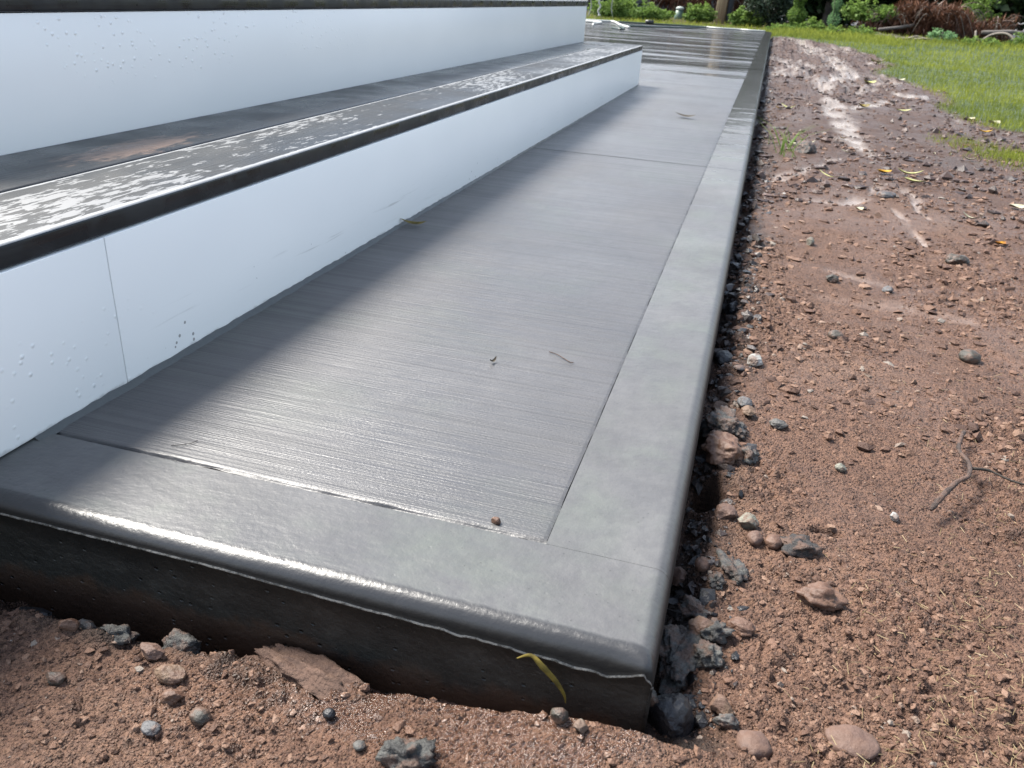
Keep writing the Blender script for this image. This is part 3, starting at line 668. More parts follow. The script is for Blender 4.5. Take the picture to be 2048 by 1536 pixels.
rock('stone', -.211, .362, (.0058, .0052, .005), 'black', 'small dark round pebble on clay below the middle of the front edge', lump=.08, sink=.2)
rock('stone', -.180, .345, (.0055, .005, .003), 'grey', 'small flat grey pebble left of the split cement lump', lump=.08, sink=.4)
rock('stone', .132, .712, (.0045, .011, .004), 'tan', 'finger shaped tan stone at the lip of a small crack in the clay', lump=.1, rot=-.3, sink=.2)
rock('stone', .022, .615, (.008, .010, .007), 'rust', 'orange brown pebble between the walk and the pale crusty crumble', lump=.1, sink=.3)
rock('stone', .004, .618, (.010, .014, .010), 'red', 'dull red stone under the edge of the walk', lump=.12, facets=5, sink=.3)
rock('stone', -.146, .5285, (.0044, .0036, .0030), 'rust', 'tiny red brown stone lying on the broom finished concrete', facets=5, lump=.1, z=-.0006)
# loose rubble under the left half of the front edge
lab = ['blackish cement slab chunk at the left edge of the picture', 'dark bluish stone chunk in the hollow under the walk', 'ochre brown rock wedged under the front edge of the walk',
       'grey cement chunk pressed under the front edge', 'large dark lumpy cement mass under the front edge', 'brown slab of clay under the walk at far left', 'reddish rock beside the black hollow at far left', 'dark clod between ochre rock and lumpy cement mass']
spec = [(-.485, .385, (.026, .010, .007), 'black'), (-.440, .392, (.012, .009, .009), 'slate'), (-.392, .400, (.014, .010, .010), 'tan'), (-.400, .382, (.016, .010, .008), 'cement'),
        (-.352, .392, (.020, .012, .012), 'cement'), (-.452, .408, (.030, .012, .010), 'red'), (-.437, .374, (.010, .008, .008), 'rust'), (-.372, .396, (.012, .010, .012), 'clod')]
for l, (x, y, s_, m) in zip(lab, spec):
    lump_ = m in ('cement', 'clod')
    rock('cement_lump' if m in ('cement',) else 'stone', x, y, s_, m, l, 'cement lump' if m == 'cement' else 'stone', lump=.15, facets=0 if lump_ else 7, lumpy=.4 if lump_ else 0, sub=4 if lump_ else 3, sink=.3)
# clay ledge below the front edge
led = link('clay_ledge', rock_mesh('clay_ledge', (.052, .014, .010), 91, 5, .2, 0, .28), MS['clod']); led.location = (-.245, .396, -.074); led.rotation_euler = (0, 0, -.25)
tag(led, 'broken reddish clay ledge below the middle left of the front edge', 'clod')

# ------------------------------------------------------------------ small clods, grit and straw (uncountable)
g = G('wet_mud_clods'); T = g.attr('tint').outputs['Fac']
M_grit2b = g.fin(g.ramp(T, [(0, (.018, .010, .008)), (.6, (.045, .025, .019)), (1, (.085, .052, .040))]), .5, g.bump(g.noise(g.pos(), 300, 3), .8, .002), .35)
def scatter_lumps(n, name, mat, rmin, rmax, seed, power=2.2, colour=None, flat=.6, where=None):
    rg = np.random.default_rng(seed)
    bm = bmesh.new(); bmesh.ops.create_icosphere(bm, subdivisions=1, radius=1); base = np.array([v.co[:] for v in bm.verts]); bf = np.array([[v.index for v in f.verts] for f in bm.faces]); bm.free()
    if where is None:
        u = rg.random(n); y0, y1 = .42, 7.0
        y = 1 / (1 / y0 + u * (1 / y1 - 1 / y0)); x = rg.random(n) * (.68 * y + .03) + .004
        nf = n // 4; x[:nf] = rg.random(nf) * .75 - .57; y[:nf] = .415 - rg.random(nf) * .15
    else: x, y = where(rg, n)
    ok = (lawn_mask(x, y) < .05) & ~((np.abs(x - .0185) < .014) & (np.abs(y - .757) < .03)) & ~((x < .003) & (y > .414)) ; 
    dens = sstep(fbm(x * 4.2 + 5, y * 3.2, 3), -.18, .06); ok &= rg.random(n) < (.25 + .75 * dens) * (1 - .85 * silt_f(x, y))
    x = x[ok]; y = y[ok]; n = len(x)
    r = rmin * (rmax / rmin) ** (rg.random(n) ** power) * np.clip(y / .8, .85, 3.0) ** .45
    z = gz(x, y)
    V = base[None] * (1 + .75 * (rg.random((n, len(base), 1)) - .5)); sc = np.stack([r * (.7 + .7 * rg.random(n)), r * (.7 + .7 * rg.random(n)), r * (flat + .3 * rg.random(n))], -1)
    for ax_k in range(2):
        d_ = rg.normal(0, 1, (n, 1, 3)); d_ /= np.linalg.norm(d_, axis=2)[..., None]; q_ = (V * d_).sum(2)[..., None]; V = V - d_ * np.maximum(q_ - (.15 + .5 * rg.random((n, 1, 1))), 0)
    V = V * sc[:, None]; a = rg.random(n) * 6.28; ca, sa = np.cos(a), np.sin(a)
    Vx = V[..., 0] * ca[:, None] - V[..., 1] * sa[:, None] + x[:, None]; Vy = V[..., 0] * sa[:, None] + V[..., 1] * ca[:, None] + y[:, None]; Vz = V[..., 2] + z[:, None] + r[:, None] * .02
    F = bf[None] + (np.arange(n) * len(base))[:, None, None]
    me = np_mesh(name, np.stack([Vx, Vy, Vz], -1).reshape(-1, 3), F.reshape(-1, 3), {'tint': np.repeat(rg.random(n), len(base))}, smooth=False)
    return link(name, me, mat, kind='stuff')
g = G('clay_grit'); T = g.attr('tint').outputs['Fac']
c = g.ramp(T, [(0, (.044, .024, .017)), (.35, (.090, .050, .034)), (.7, (.130, .075, .051)), (.96, (.160, .100, .070)), (1, (.16, .14, .12))])
P = g.pos(); wf = wetmud(g, P); c = g.mix(g.math('MULTIPLY', wf, .4), c, (.075, .036, .021))
M_grit = g.fin(c, g.mix(wf, (.6, .6, .6), (.12, .12, .12)), g.bump(g.noise(g.pos(), 600, 3), .9, .0016), g.math('ADD', .2, g.math('MULTIPLY', wf, .5)))
scatter_lumps(34000, 'clay_grit', M_grit, .0008, .0042, 11, 3.6)
def middle(rg, n):
    y = 1 / (1 / .9 + rg.random(n) * (1 / 12.0 - 1 / .9)); x = rg.random(n) * np.minimum(.68 * y + .03, 1.2) + .004
    return x, y
scatter_lumps(26000, 'mud_crumbs', M_grit, .0012, .0075, 17, 3.6, where=middle)
def distant(rg, n):
    y = 2.2 * (14.0 / 2.2) ** rg.random(n); x = rg.random(n) * 1.15 + .01
    return x, y
scatter_lumps(4300, 'mud_clods', M_grit2b, .0035, .0135, 18, 3.0, where=distant)
def alongedge(rg, n):
    y = 1 / (1 / .43 + rg.random(n) * (1 / 9.0 - 1 / .43)); x = .003 + np.abs(rg.normal(0, .022, n)) * np.clip(y, .8, 3) ** .7
    return x, y
g = G('wet_edge_grit'); T = g.attr('tint').outputs['Fac']
c = g.ramp(T, [(0, (.008, .008, .009)), (.5, (.022, .017, .015)), (.85, (.045, .03, .024)), (1, (.07, .06, .055))])
M_grit2 = g.fin(c, .4, g.bump(g.noise(g.pos(), 600, 3), .8, .001), .45)
scatter_lumps(2600, 'edge_rubble', M_grit2, .0018, .010, 12, 2.6, where=alongedge)
def straw(n, seed):
    rg = np.random.default_rng(seed); u = rg.random(n); y = 1 / (1 / .30 + u * (1 / 4.0 - 1 / .30)); x = .04 + rg.random(n) ** .6 * (.68 * y)
    w = sstep(x / (y + .1), .12, .38); ok = rg.random(n) < w; x, y = x[ok], y[ok]; n = len(x)
    z = gz(x, y) + .0012 + .002 * rg.random(n); a = rg.random(n) * 6.28; L = .0018 + .0032 * rg.random(n); W_ = .0002 + .00015 * rg.random(n); t = rg.normal(0, .3, n)
    dx, dy, dz = np.cos(a) * L, np.sin(a) * L, t * L; px, py = -np.sin(a) * W_, np.cos(a) * W_
    o = np.stack([x, y, z], -1); d = np.stack([dx, dy, dz], -1); p = np.stack([px, py, 0 * px], -1); q = np.stack([0 * px, 0 * px, W_], -1)
    V = np.stack([o - d - p, o - d + p, o - d + q, o + d - p, o + d + p, o + d + q], 1).reshape(-1, 3)
    b = np.arange(n)[:, None] * 6; F = np.concatenate([b + [0, 3, 5, 2], b + [1, 2, 5, 4], b + [0, 1, 4, 3]])
    link('straw_bits', np_mesh('straw_bits', V, F, {'tint': np.repeat(rg.random(n), 6)}, False), M_straw, kind='stuff')
straw(3600, 5)

# ------------------------------------------------------------------ grass
def blades(name, x, y, h, w, mat, rg, lean=.5):
    n = len(x); z = gz(x, y) - .003; a = rg.random(n) * 6.28; ln = lean * rg.random(n) * h; b2 = rg.random(n) * 6.28
    p = np.stack([np.cos(a) * w, np.sin(a) * w, 0 * w], -1); o = np.stack([x, y, z], -1)
    m = o + np.stack([np.cos(b2) * ln * .4, np.sin(b2) * ln * .4, h * .6], -1); t = o + np.stack([np.cos(b2) * ln * 1.3, np.sin(b2) * ln * 1.3, h], -1)
    V = np.stack([o - p, o + p, m + p * .7, m - p * .7, t], 1).reshape(-1, 3); b = np.arange(n)[:, None] * 5
    F3 = np.concatenate([b + [0, 1, 2], b + [0, 2, 3], b + [3, 2, 4]])
    return link(name, np_mesh(name, V, F3, {'tint': np.repeat(np.clip(rg.random(n) * .6 + .9 * (fbm(x * 1.3, y * .8, 3) + .25), 0, 1), 5)}, False), mat, kind='stuff')
rg = np.random.default_rng(3)
n = 150000; u = rg.random(n); y = 1 / (1 / 3.0 + u * (1 / 24. - 1 / 3.0)); x = -.6 + rg.random(n) * (.66 * y + .6)
n2 = 22000; y = np.concatenate([y, 14.25 + rg.random(n2) ** 1.5 * 7]); x = np.concatenate([x, -6 + rg.random(n2) * 8])
ok = (lawn_mask(x, y) > .03 * rg.normal(0, 1, len(x))) & ~((x < .03) & (y < 14.25)) ; 
shade = sstep(y + .6 * fbm(x, y, 2) - .25 * np.clip(x, 0, 4), 16.0, 17.4); ok &= (rg.random(len(x)) > .8 * shade) 
x, y = x[ok], y[ok]; sc = np.clip(y / 7, .7, 2.2)
h = (.018 + .022 * rg.random(len(x))) * sc ** .5 * (1 + 1.2 * sstep(y, 13.5, 16)); w = (.0013 + .001 * rg.random(len(x))) * sc
blades('lawn', x, y, h, w, M_grass, rg)
n = 1500; x = rg.normal(.93, .07, n); y = rg.normal(3.45, .12, n); blades('grass_patch', x, y, .012 + .014 * rg.random(n), .0012 + 0 * x, M_grass, rg)
n = 500; x = rg.normal(.80, .06, n); y = rg.normal(3.75, .1, n); blades('grass_patch', x, y, .010 + .010 * rg.random(n), .0010 + 0 * x, M_grass, rg)
x = np.array([.115 + .03 * rg.normal() for _ in range(26)]); y = np.array([3.05 + .09 * rg.normal() for _ in range(26)])
tuft = blades('grass_tuft', x, y, .05 + .06 * rg.random(26), .0022 + 0 * x, M_weed, rg, 1.6)
del tuft['kind']; tag(tuft, 'thin tuft of young grass sprouting at the walk edge', 'grass tuft')

# ------------------------------------------------------------------ leaves and twigs
def leaf_mesh(name, L, W_, curl=.3, fold=.2, twist=0, tip=1.0):
    n = 10; m = 4; V = []; F = []
    for i in range(n + 1):
        t = i / n; wd = W_ * (math.sin(math.pi * t ** .85) ** .8) * .5 + .0002
        for j in range(m + 1):
            s = j / m * 2 - 1; xx = (t - .5) * L; a = curl * (t - .5) * 2
            V.append((xx * math.cos(a * .5), s * wd + .12 * W_ * math.sin(t * 5), abs(s) * wd * fold + abs(xx) * math.sin(abs(a)) * tip + s * wd * twist * (t - .3)))
    for i in range(n):
        for j in range(m): a = i * (m + 1) + j; F.append((a, a + 1, a + m + 2, a + m + 1))
    me = bpy.data.meshes.new(name); me.from_pydata(V, [], F)
    for p in me.polygons: p.use_smooth = True
    return me
def leaf(x, y, z, L, W_, mat, label, rz=0, curl=.5, fold=.35, twist=.5, rx=0, ry=0, grp=None):
    o = link('leaf', leaf_mesh('leaf', L, W_, curl, fold, twist), ML[mat]); o.location = (x, y, z); o.rotation_euler = (rx, ry, rz)
    return tag(o, label, 'leaf', grp)
leaf(-.551, 1.328, .0035, .050, .013, 'olive', 'narrow brown and yellow leaf at the foot of the white fascia', .15, .35)
leaf(-.248, 3.151, .006, .085, .026, 'brown', 'dark narrow leaf lying on the far part of the concrete walk', -.35, .25, .15)
leaf(-.243, .826, .0015, .013, .0035, 'brown', 'tiny curved brown leaf scrap in the middle of the concrete', 1.3, .9)
def gl(x, y): return float(gz(np.array([x]), np.array([y]))[0])
for (x, y, L, W_, m, l, rz) in [
    (.41, 2.815, .055, .040, 'yellow', 'bright yellow leaf on clay, nearest the silt runnel', .4),
    (.486, 2.83, .095, .030, 'lime', 'upper yellow green leaf of a stacked pair on the clay', .1),
    (.487, 2.70, .080, .032, 'lime', 'lower yellow green leaf of a stacked pair on the clay', -.1),
    (.554, 2.25, .060, .020, 'pale', 'crescent shaped cream leaf on the open clay', -.2),
    (.560, 1.985, .030, .022, 'orange', 'curled orange and brown leaf on the clay at right', .8),
    (.743, 3.27, .075, .032, 'pale', 'pale cream leaf lying below two small yellow ones', 0.),
    (.800, 3.66, .035, .028, 'yellow', 'small yellow leaf, left one of two near the grass patch', .5),
    (.905, 3.66, .050, .035, 'olive', 'folded yellow leaf, right one of two near the grass patch', -.5),
    (.285, 2.20, .026, .020, 'pale', 'small cream leaf near the smooth clay below the runnel', .3),
    (.336, 3.50, .05, .03, 'yellow', 'yellow leaf lying in the pale silt runnel', .3),
    (.148, 3.215, .09, .025, 'pale', 'long cream leaf left of the dark wet stone', -.4),
    (.190, 3.235, .09, .03, 'pale', 'cream leaf lying behind the dark wet stone', .1),
    (.100, 4.31, .06, .035, 'yellow', 'short yellow leaf on mud close to the far walk', .1),
    (.138, 4.34, .13, .022, 'lime', 'slender pale leaf beside the short yellow leaf near the far walk', -.6),
    (.513, 4.70, .09, .06, 'olive', 'olive yellow leaf among the muddy ruts', .2),
    (1.00, 8.9, .22, .10, 'lime', 'largest pale yellow leaf at the lawn edge far away', .2),
    (.72, 6.75, .09, .06, 'pale', 'whitish leaf on the mud near the middle of the lawn edge', .9),
    (.69, 6.30, .13, .08, 'lime', 'yellow leaf on the mud just before the lawn edge', .4),
    (.98, 4.53, .06, .05, 'pale', 'small pale leaf touching the lawn corner', .1),
    (1.06, 4.42, .09, .06, 'pale', 'white curled leaf standing at the lawn corner', .7),
    (.95, 4.07, .09, .035, 'yellow', 'yellow leaf on bare clay below the lawn corner', .0),
    (.693, 4.66, .12, .03, 'lime', 'long pale leaf on the last muddy rut', .1),
    (.705, 2.466, .05, .03, 'pale', 'cream leaf at the right edge of the picture', .2),
    (.633, 3.31, .03, .012, 'pale', 'thin pale leaf sliver standing on the clay', 1.4),
    (.24, 2.61, .10, .010, 'lime', 'thin yellowish straw like leaf beside the runnel bend', -.6),
    (.92, 6.62, .10, .05, 'pale', 'pale leaf on the grass just inside the lawn', .3),
    (.33, 3.14, .085, .020, 'pale', 'long cream leaf at the end of the upper silt patch', .15)]:
    k_ = .85 if y < 3 else .7
    leaf(x, y, gl(x, y) + .004, L * k_, W_ * k_, m, l, rz, random.uniform(.3, .7), .4, random.uniform(-.8, .8))
lf = leaf(.0, .0, 0, .047, .0105, 'olive', 'yellow brown leaf hanging over the dark front face of the walk', 0, 1.0, .5, 1.2)
V = []; path = spline([(-.0935, .4125, -.0215), (-.084, .4128, -.0165), (-.075, .4105, -.0215), (-.0655, .4115, -.032), (-.0590, .4135, -.044), (-.0570, .414, -.052)], 5)
wds = np.interp(np.linspace(0, 1, len(path)), [0, .15, .4, .6, .85, 1], [.0003, .0013, .0024, .0020, .0010, .0003])
F = []
for i, p in enumerate(path):
    t = (path[min(i + 1, len(path) - 1)] - path[max(i - 1, 0)]).normalized(); s_ = t.cross(Vector((0, -1, .25))).normalized()
    for j in (-1, -.4, .4, 1): V.append(tuple(p + s_ * wds[i] * j + Vector((0, -.0012 * (1 - abs(j)), 0))))
    if i:
        for j in range(3): a = (i - 1) * 4 + j; F.append((a, a + 1, a + 5, a + 4))
me = bpy.data.meshes.new('leaf'); me.from_pydata(V, [], F); me.materials.append(ML['olive']); lf.data = me
for p in me.polygons: p.use_smooth = True
tw = link('twig', tube('twig', spline([(.232, .770, -.050), (.245, .793, -.045), (.263, .822, -.041), (.276, .838, -.041), (.283, .868, -.041), (.279, .900, -.043), (.286, .930, -.043), (.295, .955, -.044)], 4), [.0015, .0032, .0026, .0034, .0028, .0033, .0027, .0031, .0026, .0024, .0029] + [.0022, .0026, .0021] * 8, 8), M_twig)
tag(tw, 'thick bent brown twig lying on the clay at right', 'twig')
me2 = tube('twig', spline([(.288, .868, -.046), (.305, .872, -.047), (.325, .862, -.049), (.345, .858, -.049), (.372, .862, -.050), (.395, .845, -.050)], 5), [.0018] * 6 + [.0012] * 30, 6)
tag(link('twig', me2, M_bark), 'thin dark root trailing right from the bent twig', 'twig')
tag(link('twig', tube('twig', spline([(-.190, .882, .0008), (-.178, .876, .0014), (-.160, .862, .001), (-.156, .863, .0008)], 5), .0006, 5), M_twig), 'fine hair thin twig on the middle of the concrete', 'twig')
tag(link('twig', tube('twig', [(-.457, .535, .001), (-.450, .538, .0012), (-.443, .544, .001), (-.441, .551, .0008)], .00035, 5), M_bark), 'fine dark fibre on the concrete near the front border', 'twig')

# ------------------------------------------------------------------ plants beyond the walk
def foliage_mesh(name, centre, rad, n, size, seed, mat, shape='blob', droop=0, aspect=1.6, clumps=14):
    rg = np.random.default_rng(seed)
    if shape == 'spire':
        t = rg.random(n) ** 1.2; a = rg.random(n) * 6.28; r = (1 - t) ** .7 * np.sqrt(rg.random(n)) * (.75 + .25 * np.sin(t * 25))
        P_ = np.stack([np.cos(a) * r * rad[0], np.sin(a) * r * rad[1], (t * 2 - 1) * rad[2]], -1)
    elif shape == 'tuft':
        m_ = 34; a = rg.random(m_) * 6.28; q = np.sqrt(rg.random(m_)); hx = q * np.cos(a); hy = q * np.sin(a); hh_ = (.35 + .65 * rg.random(m_)) * (1.15 - .6 * q); clumps = m_
        k = rg.integers(0, m_, n); t = rg.random(n) ** .8; wob = .20 * (1 - .6 * t)
        P_ = np.stack([(hx[k] * (.7 + .45 * t) + rg.normal(0, 1, n) * wob) * rad[0], (hy[k] * (.7 + .45 * t) + rg.normal(0, 1, n) * wob) * rad[1], (-.85 + t * hh_[k] * 2.1) * rad[2]], -1)
    else:
        cs = rg.normal(0, 1, (clumps, 3)); cs /= np.linalg.norm(cs, axis=1)[:, None]; cs *= (.35 + .5 * rg.random((clumps, 1)))
        k = rg.integers(0, clumps, n); d = rg.normal(0, 1, (n, 3)); d /= np.linalg.norm(d, axis=1)[:, None]
        P_ = (cs[k] + d * (.42 * rg.random((n, 1)) ** .4)) * np.array(rad)
    Cc = np.array(centre) + P_
    d1 = rg.normal(0, 1, (n, 3)); d1[:, 2] = d1[:, 2] * .5 - droop; d1 /= np.linalg.norm(d1, axis=1)[:, None]
    d2 = rg.normal(0, 1, (n, 3)); d2 -= d1 * (d1 * d2).sum(1)[:, None]; d2 /= np.linalg.norm(d2, axis=1)[:, None]
    L = size * (.6 + .8 * rg.random((n, 1))); W_ = L / aspect
    V = np.stack([Cc - d1 * L * .5, Cc + d2 * W_ * .5, Cc + d1 * L * .5, Cc - d2 * W_ * .5], 1).reshape(-1, 3)
    V[:, 2] = np.maximum(V[:, 2], -.08)
    tint = np.clip(.25 + .5 * rg.random(n) + .35 * P_[:, 2] / rad[2], 0, 1)
    if shape != 'spire': tint = np.clip(tint + .3 * (rg.random(clumps)[k] - .5), 0, 1)
    return np_mesh(name, V, np.arange(4 * n).reshape(n, 4), {'tint': np.repeat(tint, 4)}, False)
def plant(name, x, y, rad, n, size_, mat, label, cat, seed, shape='blob', group=None, droop=0, aspect=1.6, zoff=0, stem=True, clumps=14):
    e = empty(name, (x, y, -.06)); tag(e, label, cat, group); size = size_ * .55; n = int(n * 1.9); rad = (rad[0], rad[1], rad[2] * (.72 if shape == 'blob' and mat is M_weed else 1))
    if mat in (M_weed, M_weedb) and shape == 'blob': shape = 'tuft'
    link('foliage', foliage_mesh('foliage', (0, 0, rad[2] * .85 + zoff), rad, n, size, seed, mat, shape, droop, aspect, clumps), mat, e)
    if stem:
        rnd = random.Random(seed)
        for k in range(3):
            a = rnd.random() * 6.28; link('stem', tube('stem', [(0, 0, -.05), (.1 * math.cos(a) * rad[0], .1 * math.sin(a) * rad[1], rad[2] * .5), (.5 * math.cos(a) * rad[0], .5 * math.sin(a) * rad[1], rad[2] * 1.2 + zoff)], [.02, .014, .006], 5), M_bark, e)
    return e
plant('weed', -3.1, 18.6, (.62, .5, .33), 2600, .10, M_weed, 'leafy green weeds left of the straw heap behind the walk', 'weeds', 21)
plant('weed', -2.55, 18.9, (.45, .4, .25), 1800, .09, M_weed, 'lower leafy green weeds right beside the taller ones on the left', 'weeds', 22)
plant('weed', -1.58, 20.0, (.34, .3, .30), 2200, .09, M_weed, 'rounded green weeds between utility box and pole', 'weeds', 23)
plant('weed', -.52, 18.9, (.34, .3, .33), 1600, .10, M_weed, 'yellow green weeds just right of the pole', 'weeds', 24)
plant('shrub', -.08, 18.6, (.50, .4, .48), 2200, .10, M_pine, 'sprawling olive bush with bare stems behind the walk corner', 'shrub', 25)
plant('weed', .40, 17.6, (.26, .24, .62), 3400, .07, M_weed, 'tall narrow bright green plant beyond the far walk corner', 'tall weed', 26, 'spire')
plant('weed', .66, 17.2, (.26, .22, .20), 1300, .07, M_weed, 'low bushy green weed at the foot of the tall green plant', 'weeds', 27)
plant('weed', 1.03, 17.0, (.17, .16, .55), 2000, .06, M_weedb, 'grey green feathery tall weed right of the bright tall plant', 'tall weed', 28, 'spire', aspect=3)
plant('weed', 1.05, 16.4, (.22, .2, .13), 800, .08, M_weed, 'low yellow green weeds in front of the feathery tall weed', 'weeds', 29)
plant('weed', 1.50, 16.6, (.25, .2, .17), 700, .07, M_weed, 'straggly small weed at the shade edge of the lawn', 'weeds', 30)
plant('shrub', 1.75, 18.8, (.50, .4, .34), 700, .13, M_weed, 'sunlit broad leaved sapling glowing against the dark trees', 'shrub', 31, zoff=.25)
plant('weed', 2.85, 17.0, (.22, .2, .14), 700, .08, M_weedb, 'leafy weed in front of the dead brush pile', 'weeds', 32)
plant('weed', 3.45, 16.6, (.30, .25, .13), 900, .07, M_weed, 'light green weeds at the right foot of the brush pile', 'weeds', 33)
plant('weed', 4.35, 17.0, (.40, .3, .26), 1600, .08, M_weed, 'tall light green weeds at the right edge of the lawn', 'weeds', 34)
plant('weed', .12, 16.6, (.22, .2, .12), 600, .08, M_weed, 'low bright weeds touching the far corner of the walk', 'weeds', 35)
plant('shrub', 4.0, 20.2, (.35, .3, .75), 900, .11, M_weed, 'slender sunlit sapling at the upper right', 'shrub', 36, zoff=.2)
# dead brush
def brush(x, y, rad, n, seed, label, droop=1.6):
    e = empty('brush_pile', (x, y, -.06)); tag(e, label, 'brush pile')
    link('dead_foliage', foliage_mesh('dead_foliage', (0, 0, rad[2] * .85), rad, n, .16, seed, M_dead, 'blob', droop, 8, 22), M_dead, e)
    rnd = random.Random(seed)
    for k in range(16):
        a = rnd.random() * 6.28; p0 = Vector((math.cos(a) * rad[0] * .3, math.sin(a) * rad[1] * .3 - .1, rad[2] * (.6 + .9 * rnd.random()))); a2 = a + rnd.uniform(-.6, .6)
        p2 = Vector((math.cos(a2) * rad[0] * rnd.uniform(.8, 1.3), -abs(math.sin(a2)) * rad[1] * 1.1, rad[2] * rnd.uniform(.0, 1.6))); p1 = (p0 + p2) / 2 + Vector((0, -.1, .18))
        link('branch', tube('branch', spline([p0, p1, p2], 5), [.011, .011, .010, .009, .008, .007, .006, .006, .005, .004, .003], 5), M_twiglight if k % 3 == 0 else M_twig, e)
    return e
brush(2.95, 18.8, (.80, .5, .38), 6500, 41, 'big rust brown pile of dead cedar branches under the trees')
brush(2.15, 18.9, (.60, .4, .24), 1500, 42, 'low dark heap of dead twigs left of the big brush pile')
brush(-1.15, 24.2, (1.3, .6, .75), 5200, 43, 'tall red brown brush heap behind the pole')
brush(-2.6, 25.0, (1.0, .5, .48), 3000, 44, 'faded brown brush heap behind the green utility box')
brush(4.05, 19.2, (.55, .4, .28), 1200, 45, 'small brown brush heap at the right behind the lawn weeds')
for (p, r_, l) in [([(3.60, 17.5, .0), (3.75, 17.45, .12), (3.95, 17.3, .14), (4.12, 17.15, -.02)], .022, 'arched bleached branch right of the brush pile'),
                   ([(3.45, 17.4, .16), (3.47, 17.3, .02), (3.53, 17.2, -.06)], .020, 'short pale stick standing in front of the brush pile'),
                   ([(4.15, 17.6, .10), (4.33, 17.4, .02), (4.45, 17.2, -.06)], .020, 'pale stick leaning at the right end of the brush pile'),
                   ([(2.9, 18.3, .75), (3.25, 18.4, .95), (3.6, 18.6, 1.15)], .016, 'long thin pole sticking up from the top of the brush pile')]:
    tag(link('branch', tube('branch', spline(p, 5), r_, 6), M_twiglight), l, 'branch')
tl = empty('log_heap', (2.1, 16.75, -.06)); tag(tl, 'low heap of pale cut twigs at the lawn edge', 'twig heap')
rnd = random.Random(6)
for k in range(26):
    a = rnd.uniform(-.5, .5); x = rnd.uniform(-.35, .4); y = rnd.uniform(-.15, .15); L = rnd.uniform(.1, .28)
    link('twig', tube('twig', [(x - L * math.cos(a), y - L * math.sin(a), rnd.uniform(0, .05)), (x, y, rnd.uniform(.03, .1)), (x + L * math.cos(a), y + L * math.sin(a), rnd.uniform(0, .06))], .011, 5), M_twiglight, tl)
tag(link('log', tube('log', [(3.8, 18.6, .12), (4.3, 18.7, .16), (4.75, 18.8, .14)], .04, 10), M_log), 'grey weathered log lying behind the arched branch', 'log')
tag(link('log', tube('log', [(1.95, 18.3, .06), (2.35, 18.5, .12), (2.6, 18.6, .18)], .03, 10), M_log), 'grey trunk piece leaning on the low dark heap', 'log')
# trees
def tree(x, y, h, tr, crown, n, size, mat, label, seed, lean=0, low=1.2):
    e = empty('tree', (x, y, -.06)); tag(e, label, 'tree')
    rnd = random.Random(seed); pts = [(0, 0, -.1), (lean * .2 + .03, 0, h * .25), (lean * .5, .05, h * .55), (lean, 0, h * .92)]
    link('trunk', tube('trunk', spline(pts, 4), list(np.linspace(tr, tr * .3, 13)), 9), M_bark, e)
    for k in range(6):
        a = rnd.random() * 6.28; z = h * rnd.uniform(.22, .75); q = crown[0] * rnd.uniform(.5, .9)
        link('limb', tube('limb', spline([(lean * z / h, 0, z), (math.cos(a) * q * .5, math.sin(a) * q * .5, z + .25 * h * .5), (math.cos(a) * q, math.sin(a) * q, z + h * .2)], 3), [tr * .35, tr * .3, tr * .25, tr * .2, tr * .16, tr * .12, tr * .08], 6), M_bark, e)
    m = foliage_mesh('crown', (lean * .7, 0, low + crown[2] * .8), crown, n, size, seed, mat, clumps=26)
    link('crown', m, mat, e); return e
T_ = [(-.25, 24.5, 3.7, .17, (2.2, 1.6, 1.48), 7000, .22, M_tree, 'tree with thick brown trunk behind the olive bush', 51, .2, .6),
      (1.22, 22.5, 3.7, .15, (2.0, 1.5, 1.56), 7000, .20, M_tree, 'dark trunked tree between the tall weeds', 52, -.1, .55),
      (2.3, 23.5, 3.7, .14, (1.8, 1.5, 1.56), 7000, .20, M_tree, 'dark bushy tree left of the brush pile', 53, .1, .30),
      (3.4, 24.0, 3.8, .15, (1.9, 1.5, 1.56), 7500, .20, M_tree, 'dark tree rising right behind the big brush pile', 54, 0, .30),
      (4.9, 22.0, 3.7, .16, (1.8, 1.6, 1.56), 7500, .19, M_tree, 'very dark tree at the right edge of the picture', 55, .1, .15),
      (.5, 25.5, 3.6, .13, (1.7, 1.3, 1.48), 6000, .20, M_tree, 'dense tree behind the tall bright green plant', 56, .1, .25),
      (6.6, 23.0, 3.8, .16, (2.2, 1.8, 1.56), 6000, .22, M_tree, 'outermost dark tree right of the lawn', 57, .1, .2),
      (-2.3, 30.0, 4.1, .15, (2.6, 1.6, 1.72), 5000, .24, M_tree, 'green tree beside the grey shed', 58, .1, 1.3),
      (-5.4, 27.0, 4.4, .15, (2.6, 1.8, 2.11), 5000, .24, M_tree, 'tree hidden behind the end of the deck steps', 59, .1, .5),
      (1.9, 28.0, 4.1, .15, (2.6, 1.6, 1.79), 6500, .24, M_tree, 'taller tree in the second row left of centre', 60, 0, .2),
      (4.2, 28.5, 4.1, .15, (2.8, 1.6, 1.79), 6500, .24, M_tree, 'taller tree in the second row behind the brush', 61, 0, .2),
      (-.9, 29.0, 4.3, .15, (1.8, 1.4, 2.03), 4500, .24, M_tree, 'tree in the second row right of the grey shed', 62, 0, .8)]
for a in T_: tree(*a)
